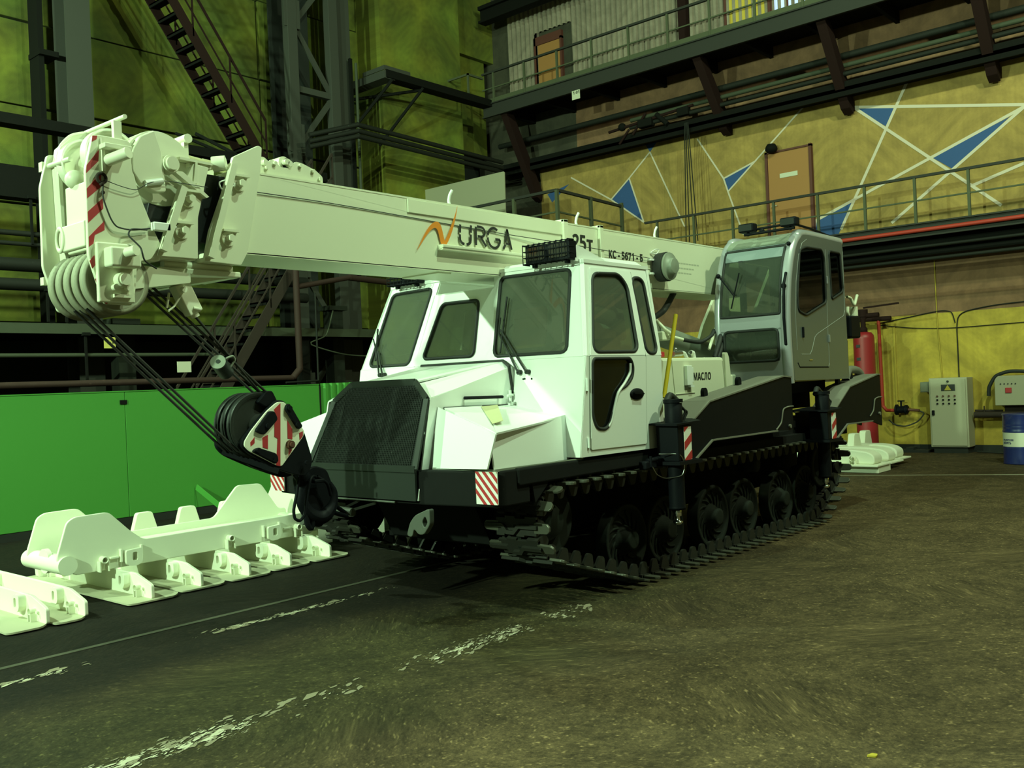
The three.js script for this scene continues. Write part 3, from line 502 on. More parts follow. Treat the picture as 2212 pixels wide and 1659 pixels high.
single('wall_cable', tube([[RW - 0.02, 2.66, -7.3], [RW - 0.02, 2.55, -6.6], [RW - 0.02, 2.5, -5.8], [RW - 0.02, 2.52, -4.4]], 0.008, 40), M.pipe, 'thin cable sagging level across the wall above the cabinet', 'cable', [RW - 0.02, 2.5, -6]);
single('wall_conduit', tube([[RW - 0.015, 3.9, -6.14], [RW - 0.015, 2.6, -6.13], [RW - 0.015, 1.5, -6.08]], 0.012, 30), M.yellowLow, 'thin yellow-painted conduit running down to the green cabinet', 'conduit', [RW - 0.02, 2.6, -6.1]);
single('wall_strip', bx(RW - 0.03, RW, 0.9, 2.6, -7.02, -6.98), M.yellowLow, 'yellow-painted strip on the wall right of the red standpipe', 'strip', [RW - 0.02, 0.9, -7]);
single('floor_cable', tube([[20.0, 0.03, -5.4], [19.7, 0.03, -4.9], [19.4, 0.05, -4.7], [19.2, 0.12, -4.5]], 0.016, 40), M.fenceBase, 'dark cable lying on the floor between the cabinet and the barrel', 'cable', [19.7, 0.03, -4.9]);
single('floor_strip', [bx(19.9, 20.25, 0, 0.05, -7.0, -6.3), bx(19.95, 20.2, 0.05, 0.1, -6.75, -6.6)], M.fenceBase, 'dark steel strip on the floor left of the green cabinet', 'strip', [20, 0, -6.7]);
{
  const t = thing('oil_barrel', 'blue steel barrel with a white printed band at the right edge', 'barrel', [18.08, 0, -4.17]), x = 18.08, z = -4.17;
  add(t, 'drum', latheY([[0, 0.02], [0.27, 0.02], [0.285, 0], [0.292, 0.012], [0.285, 0.03], [0.28, 0.27], [0.292, 0.285], [0.28, 0.3], [0.28, 0.55], [0.292, 0.565], [0.28, 0.58], [0.28, 0.63], [0.284, 0.64], [0.28, 0.65], [0.28, 0.68], [0.284, 0.69], [0.28, 0.7], [0.28, 0.83], [0.292, 0.85], [0.285, 0.865], [0.27, 0.85], [0, 0.845]], x, 0, z, 44), M.barrel);
  add(t, 'band', latheY([[0.279, 0.305], [0.2825, 0.305], [0.2825, 0.545], [0.279, 0.545]], x, 0, z, 44), M.barrelBand, 'white printed band');
  const wrap = (g, R = 0.2835) => { const p = g.attributes.position; for (let i = 0; i < p.count; i++) { const a = Math.PI + p.getX(i) / R + 0.0, r = R + p.getZ(i); p.setXYZ(i, x + Math.cos(a) * r, p.getY(i), z - Math.sin(a) * r); } g.computeVertexNormals(); return g; };
  add(t, 'lettering', [wrap(letters('ГАЗПРОМ', 0.034, -0.28, 0.405, 0)), wrap(letters('НЕФТЬ', 0.040, -0.28, 0.35, 0, 1, 0.2))], M.barrel);
  const em = [new THREE.Shape(), new THREE.Shape(), new THREE.Shape()], ex = 0.17;
  em[0].absarc(ex, 0.385, 0.062, 0.9, 5.9, false); em[0].absarc(ex, 0.385, 0.038, 5.9, 0.9, true);
  em[1].moveTo(ex, 0.395); em[1].lineTo(ex + 0.062, 0.395); em[1].lineTo(ex + 0.055, 0.365); em[1].lineTo(ex, 0.372); em[1].closePath();
  em[2].moveTo(ex - 0.01, 0.44); em[2].quadraticCurveTo(ex + 0.03, 0.46, ex + 0.02, 0.505); em[2].quadraticCurveTo(ex - 0.01, 0.48, ex - 0.01, 0.44);
  add(t, 'emblem', wrap(new THREE.ExtrudeGeometry(em, { depth: 0.001, bevelEnabled: false })), S(lin(0.03, 0.10, 0.32), 0.6));
}
// hanging lamps
LAMPS.forEach(([x, y, z, cd, c], i) => {
  const t = thing('hanging_lamp', ['lit bell lamp hung highest at the left of the hall, out of the frame', 'lit bell lamp hung behind the camera, out of the frame', 'lit bell lamp hung over the near side of the crane, out of the frame', 'lit bell lamp hung nearest the yellow wall, out of the frame'][i], 'lamp', [x, y, z]);
  add(t, 'shade', latheY([[0.05, 0.42], [0.1, 0.38], [0.2, 0.28], [0.34, 0.12], [0.35, 0.10], [0.33, 0.11], [0.19, 0.26], [0.05, 0.36]], x, y, z, 32), M.shade);
  add(t, 'rod', cyl([x, y + 0.4, z], [x, 16, z], 0.02), M.darkSteel);
  const b = add(t, 'bulb', latheY([[0, 0.2], [0.05, 0.18], [0.09, 0.05], [0.1, -0.04], [0.07, -0.12], [0, -0.15]], x, y, z, 20), S(lin(0.1, 0.1, 0.1), 0.4, 0, { emissive: c, emissiveIntensity: 22 })); b.castShadow = false;
  const l = new THREE.PointLight(c, cd, 0, 2); l.position.set(x, y - 0.05, z); l.castShadow = true; l.shadow.radius = 8; l.shadow.mapSize.set(2048, 2048); scene.add(l);
});
// ------------------------------------------------------------------ white pads and bridge beams on the floor
// a pad lies across the rail strip: base plate, twin web with lugs, low stop at the far end
const hoop = (x, y, z, dx, r = 0.032) => [latheZ([[r, 0], [r, 0.07], [r - 0.009, 0.07], [r - 0.009, 0], [r, 0]], x, y, z, 20)];
function makePad(label, x0, x1, ribs, z0, z1, group) {
  const t = thing('outrigger_pad', label, 'pad', [(x0 + x1) / 2, 0, (z0 + z1) / 2], group);
  const base = [[x0, z0 - 0.0], [x0 + 0.06, z0 + 0.02], [x1 - 0.08, z0 + 0.02], [x1, z0 - 0.07], [x1, z1 + 0.05], [x1 - 0.05, z1], [x0 + 0.05, z1], [x0, z1 + 0.05]];
  add(t, 'base_plate', plate(base.map(([x, z]) => [x, 0.018, z]), 0.014, { r: 0.03 }), M.padBase, 'dusty base plate');
  for (const [x, s] of ribs) {
    const pr = [[0.02, z0 - 0.03], [0.135, z0 - 0.03], [0.15, z0 - 0.06], [0.215, z0 - 0.30], [0.218, z0 - 0.38], [0.219, z0 - 0.44], [0.219, z1 + 0.42], [0.218, z1 + 0.36], [0.21, z1 + 0.28], [0.14, z1 + 0.03], [0.02, z1 + 0.02]];
    add(t, 'web', plate(zy(pr, x), 0.028, { r: 0.025, bevel: 0.004 }), M.padWhite);
    for (const e of [0, 1]) {
      const zz = (d) => e ? z1 + d : z0 - d, a = x + s * 0.014;
      add(t, 'pipe_lug', [cyl([a, 0.105, zz(0.235)], [a + s * 0.05, 0.105, zz(0.235)], 0.026, 0.026, 16, true), bx(a, a + s * 0.05, 0.025, 0.09, zz(0.262), zz(0.255)), bx(a, a + s * 0.05, 0.025, 0.09, zz(0.215), zz(0.208)), cyl([a, 0.1, zz(0.17)], [a + s * 0.02, 0.1, zz(0.17)], 0.014, 0.014, 12)], M.padWhite);
      const f = frameOf(zy([[0.06, zz(0.52)], [0.2, zz(0.52)], [0.2, zz(0.42)], [0.06, zz(0.42)]], a + s * 0.03));
      add(t, 'hook_lug', plate(zy([[0.08, zz(0.535)], [0.215, zz(0.535)], [0.215, zz(0.4)], [0.11, zz(0.4)], [0.075, zz(0.44)]], a + s * 0.03), 0.06, { r: 0.03, holes: [zy([[0.105, zz(0.5)], [0.19, zz(0.5)], [0.19, zz(0.455)], [0.12, zz(0.455)]], a + s * 0.03)], hr: 0.02 }), M.padWhite);
    }
    const full = x1 - x0 > 0.4; if (full) add(t, 'stop_plate', plate([[x - 0.13, 0.02, z1 + 0.12], [x + 0.13, 0.02, z1 + 0.12], [x + 0.15, 0.3, z1 + 0.12], [x + 0.085, 0.52, z1 + 0.12], [x - 0.085, 0.52, z1 + 0.12], [x - 0.15, 0.3, z1 + 0.12]], 0.07, { r: 0.03, bevel: 0.006 }), M.padWhite);
  }
  return t;
}
const rowPads = 'white pads in a row under the bridge beam';
makePad('white pad under the bridge beam, first of the row from the loose half pads', 3.86, 4.36, [[4.10, -1]], -7.78, -10.0, rowPads);
makePad('white pad under the bridge beam, second of the row from the loose half pads', 4.40, 4.88, [[4.62, -1]], -7.86, -10.05, rowPads);
makePad('white pad under the bridge beam, third of the row from the loose half pads', 4.92, 5.40, [[5.14, -1]], -7.88, -10.05, rowPads);
makePad('white pad under the bridge beam, fourth of the row from the loose half pads', 5.44, 5.92, [[5.66, -1]], -7.95, -10.05, rowPads);
makePad('white pad whose end shows against the far track, last in the row', 5.96, 6.44, [[6.18, -1]], -7.98, -10.05, rowPads);
makePad('white half pad lying loose nearest the camera, cut by the frame edge', 2.84, 3.175, [[3.165, -1]], -7.67, -9.9);
makePad('white half pad lying loose between the cut-off one and the bridge beam', 3.20, 3.475, [[3.465, -1]], -7.66, -9.9);
// the bridge beam: two side plates with raised ends on a deck
function sidePlate(x0, x1, y, finL, finR) {
  const a = [[x0 + 0.16, y], [x1 - 0.12, y], [x1, y + 0.1], [x1, y + 0.235]];
  if (finR) a.push([x1 - 0.1, y + 0.23], [x1 - 0.32, y + 0.54], [x1 - 0.62, y + 0.55], [x1 - 0.92, y + 0.235]);
  a.push([x0 + 0.80, y + 0.225], [x0 + 0.68, y + 0.32]);
  if (finL) a.push([x0 + 0.48, y + 0.52], [x0 + 0.17, y + 0.515], [x0 + 0.10, y + 0.475]); else a.push([x0 + 0.2, y + 0.25]);
  a.push([x0, y + 0.17], [x0 + 0.02, y + 0.08]); return a;
}
{
  const t = thing('bridge_beam', 'long white bridge beam with raised rounded ends resting on the pads', 'beam', [5, 0.22, -8.8]), z0 = -8.5, z1 = -9.12, y = 0.222;
  add(t, 'side_plate', plate(xy(sidePlate(3.58, 6.42, y, 1, 0), z0), 0.03, { r: 0.045, bevel: 0.006 }), M.padWhite);
  add(t, 'side_plate', plate(xy(sidePlate(3.58, 6.42, y, 1, 1), z1), 0.03, { r: 0.045, bevel: 0.006 }), M.padWhite);
  add(t, 'deck', [bx(4.2, 6.3, y + 0.14, y + 0.16, z1, z0), bx(3.75, 6.3, y, y + 0.02, z1, z0)], M.padWhite);
  add(t, 'cross_tube', [cyl([3.66, y + 0.10, z1 - 0.12], [3.66, y + 0.10, z0 + 0.05], 0.085, 0.085, 24), cyl([3.60, y + 0.12, z0 - 0.3], [3.64, y + 0.12, z0 - 0.3], 0.11, 0.11, 24)], M.padWhite);
  add(t, 'cross_tube', cyl([6.36, y + 0.10, z1], [6.36, y + 0.10, z0], 0.085, 0.085, 24), M.padWhite);
  for (const x of [3.98, 5.28, 6.10]) add(t, 'pipe_lug', [hoop(x, y + 0.1, z0 + 0.015, 0), bx(x - 0.045, x - 0.035, y - 0.005, y + 0.09, z0, z0 + 0.07), bx(x + 0.035, x + 0.045, y - 0.005, y + 0.09, z0, z0 + 0.07)], M.padWhite);
  for (const x of [4.25, 5.78]) {
    const q = [[x - 0.07, y + 0.15], [x - 0.07, y + 0.03], [x - 0.03, y + 0.005], [x + 0.05, y + 0.005], [x + 0.09, y + 0.04], [x + 0.09, y + 0.16]];
    add(t, 'hook_lug', plate(xy(q, z0 + 0.05), 0.05, { r: 0.02, holes: [xy([[x - 0.01, y + 0.05], [x + 0.04, y + 0.05], [x + 0.04, y + 0.13], [x - 0.01, y + 0.13]], z0 + 0.05)], hr: 0.02 }), M.padWhite);
    add(t, 'pin_eye', [bx(x - 0.11, x - 0.09, y + 0.05, y + 0.17, z0, z0 + 0.05, 0.005), bx(x + 0.09, x + 0.11, y + 0.09, y + 0.18, z0, z0 + 0.04, 0.005)], M.padWhite);
    add(t, 'welded_nib', bx(x - (x < 5 ? 0.2 : -0.15), x - (x < 5 ? 0.12 : -0.24), y + 0.09, y + 0.11, z0, z0 + 0.04, 0.005), M.padWhite);
  }
}
{
  const t = thing('bridge_beam', 'white beam end with a flat raised face, half hidden behind the crane hook', 'beam', [6.75, 0.1, -9.7]);
  add(t, 'face_plate', plate(zy([[0.2, -8.65], [0.2, -9.85], [0.45, -9.8], [0.70, -9.62], [0.70, -9.0], [0.45, -8.7]], 6.62), 0.03, { r: 0.05, bevel: 0.006 }), M.padWhite);
  add(t, 'side_plate', plate(xy([[6.62, 0.2], [7.9, 0.2], [7.7, 0.5], [7.2, 0.74], [6.9, 0.76], [6.64, 0.68]], -9.62), 0.03, { r: 0.1, bevel: 0.005 }), M.padWhite);
  add(t, 'deck', bx(6.62, 7.9, 0.2, 0.24, -9.62, -8.9), M.padWhite);
  add(t, 'foot_block', [bx(6.7, 6.9, 0, 0.2, -9.6, -8.9), bx(7.5, 7.7, 0, 0.2, -9.6, -8.9)], M.padWhite);
}
single('yellow_scrap', plate([[4.22, 0.006, -1.66], [4.26, 0.006, -1.65], [4.265, 0.006, -1.625], [4.235, 0.006, -1.62]], 0.008, { r: 0.008 }), M.lampYellow, 'tiny yellow scrap lying on the bare floor near the camera', 'scrap', [4.24, 0.002, -1.64]);
// spare pads on the far side of the crane
{
  const g = 'white pads stored behind the crane by the yellow wall';
  const lab = ['white pad by the yellow wall, foremost of those stored behind the crane', 'white pad by the yellow wall, middle of those stored behind the crane', 'white pad by the yellow wall, stored closest to the green cabinet'];
  [[16.05, -5.9, 0.14], [16.85, -5.95, 0.12], [17.55, -6.05, 0.12]].forEach(([x, z, y], i) => {
    const t = thing('outrigger_pad', lab[i], 'pad', [x, 0, z - 0.9], g);
    add(t, 'support_plate', bx(x - 0.2, x + (i ? 0.2 : 0.36), 0.0, y - 0.03, z - 1.6, z - (i ? 0.2 : -0.08), 0.01), i ? M.padBase : M.padWhite);
    add(t, 'base_plate', bx(x - 0.3, x + 0.3, y - 0.03, y, z - 1.7, z + 0.1, 0.008), M.padWhite);
    add(t, 'web', plate(zy([[y, z], [y + 0.14, z], [y + 0.21, z - 0.12], [y + 0.24, z - 0.35], [y + 0.24, z - 1.6], [y, z - 1.65]], x + 0.03), 0.36, { r: 0.06, bevel: 0.02 }), M.padWhite);
    add(t, 'pipe_lug', [cyl([x - 0.25, y + 0.1, z - 0.35], [x - 0.17, y + 0.1, z - 0.35], 0.045, 0.045, 16, true), bx(x - 0.25, x - 0.17, y, y + 0.07, z - 0.4, z - 0.39), bx(x - 0.25, x - 0.17, y, y + 0.07, z - 0.31, z - 0.3)], M.padWhite);
    if (i) { const a = x + (i === 1 ? 0.32 : 0.42), zz = z - 0.78; add(t, 'stop_plate', plate([[a - 0.2, y, zz], [a + 0.2, y, zz], [a + 0.2, y + 0.2, zz], [a + 0.12, y + 0.46, zz], [a - 0.12, y + 0.46, zz], [a - 0.2, y + 0.2, zz]], 0.12, { r: 0.05, bevel: 0.01 }), M.padWhite); }
  });
}

// ------------------------------------------------------------------ the crane
const crane = thing('tracked_crane', 'white and black tracked crane with a telescopic boom, twin cabs and a striped hook block', 'crane', [8, 0, -5.87]);
// --- chassis
{
  const c = sub('chassis', crane);
  add(c, 'hull', [bx(5.75, 11.3, 0.42, 1.12, -6.58, -5.16), bx(5.3, 5.8, 0.9, 1.12, -6.6, -5.14), bx(7.3, 11.35, 0.92, 1.1, -5.2, -4.62), plate(xy([[5.45, 0.9], [5.7, 0.44], [5.9, 0.40], [5.9, 0.9]], -5.87), 1.2, { r: 0.01 })], M.blackDull);
  add(c, 'front_bumper', plate([[4.90, 0.87, -5.2], [4.99, 0.87, -4.6], [5.06, 0.87, -4.53], [5.35, 0.9, -4.53], [5.6, 0.9, -5.14], [5.6, 0.9, -6.6], [5.35, 0.9, -7.21], [5.06, 0.87, -7.21], [4.99, 0.87, -7.14], [4.9, 0.87, -6.54]].map(([x, y, z]) => [x, 1.0, z]), 0.26, { r: 0.03, bevel: 0.012 }), M.blackDull);
  for (const [z0, z1] of [[-4.9, -4.51], [-7.23, -6.84]]) add(c, 'side_sill', [bx(5.2, 7.3, 1.0, 1.135, z0, z1, 0.02), bx(7.2, 11.3, 0.98, 1.06, z0, z1)], M.blackDull);
  add(c, 'deck', [bx(7.1, 11.4, 1.08, 1.2, -6.9, -4.85), bx(9.6, 11.3, 1.2, 1.35, -6.5, -5.2), bx(9.6, 11.5, 1.3, 1.5, -5.7, -5.05)], M.blackDull);
  for (const s of [0, 1]) add(c, 'fender_bracket', plate(xy([[5.35, 1.12], [5.6, 1.12], [5.55, 0.98], [5.4, 0.86]], s ? -7.2 : -4.54), 0.02), M.blackDull);
  // red and white markers on the bumper corners
  for (const [z0, z1] of [[-4.72, -4.52], [-7.22, -7.02]]) {
    const mk = sub('marker_plate', crane), y0 = 0.895, y1 = 1.13, x = z0 > -6 ? 4.968 : 4.945;
    const tilt = z0 > -6 ? 0.055 : 0, P3 = (y, z) => V(x + (z - z0) * tilt, y, z);
    add(mk, 'board', plate([P3(y0, z0), P3(y0, z1), P3(y1, z1), P3(y1, z0)], 0.008, { r: 0.005 }), M.stripeWhite);
    for (let i = -2; i < 4; i++) { // slanting red stripes clipped to the board
      const w = 0.037, st = 0.075, pts = []; const c0 = y0 + i * st;
      const clip = (yy, zz) => [Math.max(y0, Math.min(y1, yy)), zz];
      let q = [[c0 + (z1 - z0) * 1.15, z0], [c0, z1], [c0 + w, z1], [c0 + w + (z1 - z0) * 1.15, z0]];
      for (const [lim, sg] of [[y0, 1], [y1, -1]]) { const o = []; q.forEach((a, k) => { const b = q[(k + 1) % q.length], ia = sg * (a[0] - lim) >= 0, ib = sg * (b[0] - lim) >= 0; if (ia) o.push(a); if (ia !== ib) { const u = (lim - a[0]) / (b[0] - a[0]); o.push([lim, a[1] + (b[1] - a[1]) * u]); } }); q = o; if (!q.length) break; }
      if (q.length > 2) add(mk, 'warning_stripe', plate(q.map(([yy, zz]) => P3(yy, zz).add(V(-0.0055, 0, 0))), 0.002, { r: 0 }), M.red);
    }
  }
  // towing gear under the bumper
  for (const z of [-5.2, -6.54]) add(c, 'tow_hook', plate(zy([[0.86, z + 0.12], [0.80, z - 0.04], [0.74, z - 0.10], [0.64, z - 0.14], [0.63, z - 0.08], [0.70, z - 0.055], [0.655, z - 0.01], [0.66, z + 0.05], [0.74, z + 0.12]], 4.86), 0.05, { r: 0.03, bevel: 0.006, holes: [zy([[0.80, z + 0.07], [0.755, z + 0.035], [0.71, z + 0.06], [0.755, z + 0.095]], 4.86)], hr: 0.02 }), M.towGrey, 'dull grey towing hook');
  add(c, 'hitch', [cyl([4.80, 0.80, -6.15], [4.80, 0.79, -5.92], 0.032), bar([4.80, 0.8, -5.95], [4.9, 0.86, -5.75], 0.02), bar([4.8, 0.79, -6.1], [4.9, 0.87, -5.95], 0.02), cyl([4.88, 0.88, -6.3], [4.88, 0.88, -5.5], 0.009)], M.towGrey);
  add(c, 'tow_loop', tube([[4.78, 0.78, -5.98], [4.68, 0.85, -5.98], [4.58, 0.92, -5.98], [4.5, 0.96, -5.96], [4.46, 0.93, -5.95], [4.5, 0.88, -5.94], [4.6, 0.82, -5.94], [4.76, 0.76, -5.94]], 0.018, 50), M.black);
  add(c, 'bumper_bolt', [[0.97, -5.44], [0.935, -5.455], [0.935, -5.41]].map(([y, z]) => cyl([4.875, y, z], [4.90, y, z], 0.012, 0.012, 8)), M.black);
  // slewing ring and machinery behind the cabs
  add(c, 'slewing_ring', latheY([[0, 0], [0.78, 0], [0.78, 0.1], [0.7, 0.12], [0.7, 0.2], [0, 0.2]], 10.7, 1.35, -5.87, 48), M.blackDull);
  add(c, 'hose', [tube([[9.75, 1.2, -4.8], [9.7, 1.3, -4.9], [9.9, 1.32, -4.9], [10.1, 1.24, -4.8], [10.3, 1.3, -4.75], [10.5, 1.22, -4.7]], 0.01, 50), tube([[9.6, 1.22, -4.7], [9.9, 1.22, -4.75], [10.4, 1.2, -4.7]], 0.012, 30)], M.silver);
  add(c, 'post', [bx(9.62, 9.8, 1.2, 1.62, -5.05, -4.85), bx(10.0, 10.06, 1.2, 1.6, -5.0, -4.9), bx(9.9, 10.4, 1.58, 1.64, -5.2, -4.7)], M.greyTube);
  add(c, 'reflector', bx(9.7, 9.95, 1.545, 1.575, -4.72, -4.7), M.chrome);
}
// --- tracks
{
  const R = [[5.735, 0.665, 0.30], [6.79, 0.36, 0.315], [10.42, 0.36, 0.315], [10.86, 0.64, 0.325]], pts = [];
  for (const [cx, cy, r] of R) for (let i = 0; i < 180; i++) { const a = i / 180 * Math.PI * 2; pts.push([cx + Math.cos(a) * r, cy + Math.sin(a) * r]); }
  pts.sort((a, b) => a[0] - b[0] || a[1] - b[1]); const cr = (o, a, b) => (a[0] - o[0]) * (b[1] - o[1]) - (a[1] - o[1]) * (b[0] - o[0]);
  const half = (ps) => { const h = []; for (const p of ps) { while (h.length > 1 && cr(h[h.length - 2], h[h.length - 1], p) <= 0) h.pop(); h.push(p); } h.pop(); return h; };
  const hull = [...half(pts), ...half(pts.slice().reverse())];
  const cum = [0]; for (let i = 0; i < hull.length; i++) { const a = hull[i], b = hull[(i + 1) % hull.length]; cum.push(cum[i] + Math.hypot(b[0] - a[0], b[1] - a[1])); }
  const total = cum[hull.length], n = Math.round(total / 0.166), pitch = total / n;
  const at = (s) => { s = ((s % total) + total) % total; let i = 0; while (cum[i + 1] < s) i++; const a = hull[i], b = hull[(i + 1) % hull.length], u = (s - cum[i]) / (cum[i + 1] - cum[i]); return [a[0] + (b[0] - a[0]) * u, a[1] + (b[1] - a[1]) * u]; };
  // shoe in its own axes: x along the track, y outward, z across
  const body = join([
    bx(-0.062, 0.062, -0.012, 0.012, -0.2, 0.2), bx(-0.075, -0.045, -0.02, 0.012, -0.2, -0.12), bx(-0.075, -0.045, -0.02, 0.012, 0.0, 0.08), bx(0.045, 0.078, -0.02, 0.012, -0.11, -0.01), bx(0.045, 0.078, -0.02, 0.012, 0.09, 0.2),
    plate([[-0.01, 0.02, -0.30], [0.02, 0.02, -0.30], [0.02, 0.02, -0.12], [-0.03, 0.02, -0.075], [-0.03, 0.02, -0.015], [0.02, 0.02, 0.03], [0.02, 0.02, 0.22], [-0.01, 0.02, 0.22], [-0.01, 0.02, 0.045], [-0.06, 0.02, -0.005], [-0.06, 0.02, -0.085], [-0.01, 0.02, -0.13]], 0.036, { r: 0.004 }),
    ...[-0.165, 0.165].map((z) => { const g = new THREE.ExtrudeGeometry(trace(new THREE.Shape(), [{ x: -0.076, y: 0 }, { x: 0.076, y: 0 }, { x: 0.05, y: -0.06 }, { x: 0.03, y: -0.11 }, { x: -0.03, y: -0.11 }, { x: -0.05, y: -0.06 }], 0.03), { depth: 0.025, bevelEnabled: false, curveSegments: 4 }); g.translate(0, -0.01, z - 0.012); return g; }),
  ]);
  const tip = join([plate([[-0.045, 0.004, 0.18], [0.04, 0.004, 0.18], [0.034, 0.004, 0.305], [0.012, 0.004, 0.325], [-0.022, 0.004, 0.325], [-0.04, 0.004, 0.305]], 0.022, { r: 0.008, bevel: 0.004 }), plate([[-0.045, 0.004, -0.18], [0.04, 0.004, -0.18], [0.034, 0.004, -0.305], [0.012, 0.004, -0.325], [-0.022, 0.004, -0.325], [-0.04, 0.004, -0.305]], 0.022, { r: 0.008, bevel: 0.004 })]);
  const wheelProf = [[0.10, -0.09], [0.27, -0.07], [0.31, -0.06], [0.312, -0.05], [0.312, 0.05], [0.30, 0.06], [0.27, 0.055], [0.255, 0.02], [0.13, 0.015], [0.115, 0.05], [0.09, 0.075], [0.085, 0.12], [0.06, 0.13], [0, 0.13]];
  const slots = (x, y, z) => Array.from({ length: 14 }, (_, i) => { const a = i / 14 * Math.PI * 2, q = [0.14, 0.19, 0.25].map((r, k) => [x + Math.cos(a + k * 0.28) * r, y + Math.sin(a + k * 0.28) * r, z + 0.024]); return tube(q, 0.011, 8, false, 5); });
  for (const zc of [-4.755, -6.985]) {
    const s = zc > -6 ? 1 : -1, tr = sub('track', crane), o = originOf.get(crane);
    for (let i = 0; i < n; i++) {
      const p = at(i * pitch), a = at(i * pitch - 0.03), b = at(i * pitch + 0.03), ang = Math.atan2(b[1] - a[1], b[0] - a[0]);
      const g = new THREE.Group(); // one link, its two tips a shade brighter
      const m = new THREE.Mesh(body, M.track); m.name = i ? `track_shoe_${String(i).padStart(3, '0')}` : 'track_shoe';
      // hull runs anticlockwise, so outward is to the right of travel
      m.matrixAutoUpdate = false;
      const tx = Math.cos(ang), ty = Math.sin(ang); const mt = new THREE.Matrix4().makeBasis(V(-tx, -ty, 0), V(ty, -tx, 0), V(0, 0, 1));
      mt.setPosition(p[0] - o.x, p[1] - o.y, zc - o.z); m.matrix.copy(mt); mt.decompose(m.position, m.quaternion, m.scale); m.matrixAutoUpdate = true; m.castShadow = m.receiveShadow = true;
      tr.add(m); originOf.set(m, o);
      const k = new THREE.Mesh(tip, M.trackTip); k.name = i ? `shoe_tip_${String(i).padStart(3, '0')}` : 'shoe_tip'; k.position.copy(m.position); k.quaternion.copy(m.quaternion); k.castShadow = k.receiveShadow = true; tr.add(k);
    }
    for (const x of [6.79, 7.42, 8.29, 8.93, 9.79, 10.42]) { const g = latheZ(wheelProf.map(([r, a]) => [r, a * s]), x, 0.36, zc + 0.02 * s, 44); add(tr, 'road_wheel', [g, ...slots(x, 0.36, zc + 0.02 * s)], M.wheel); }
    for (const [x, y, r] of [[5.735, 0.665, 0.27], [10.86, 0.64, 0.27]]) {
      const teeth = Array.from({ length: 11 }, (_, i) => { const a = i / 11 * Math.PI * 2; return bar([x + Math.cos(a) * (r - 0.05), y + Math.sin(a) * (r - 0.05), zc], [x + Math.cos(a) * (r + 0.03), y + Math.sin(a) * (r + 0.03), zc], 0.05, 0.2); });
      add(tr, 'sprocket', [latheZ([[0, -0.1], [r - 0.03, -0.1], [r, -0.09], [r, -0.05], [0.14, -0.03], [0.14, 0.03], [r, 0.05], [r, 0.09], [r - 0.03, 0.1], [0.15, 0.07], [0.11, 0.13], [0, 0.13]].map(([a, b]) => [a, b * 1]), x, y, zc, 40), ...teeth], M.wheel);
    }
    for (const x of [7.6, 9.2]) add(tr, 'return_roller', latheZ([[0, -0.1], [0.09, -0.1], [0.09, 0.1], [0, 0.1]], x, 0.80, zc, 20), M.wheel);
  }
}
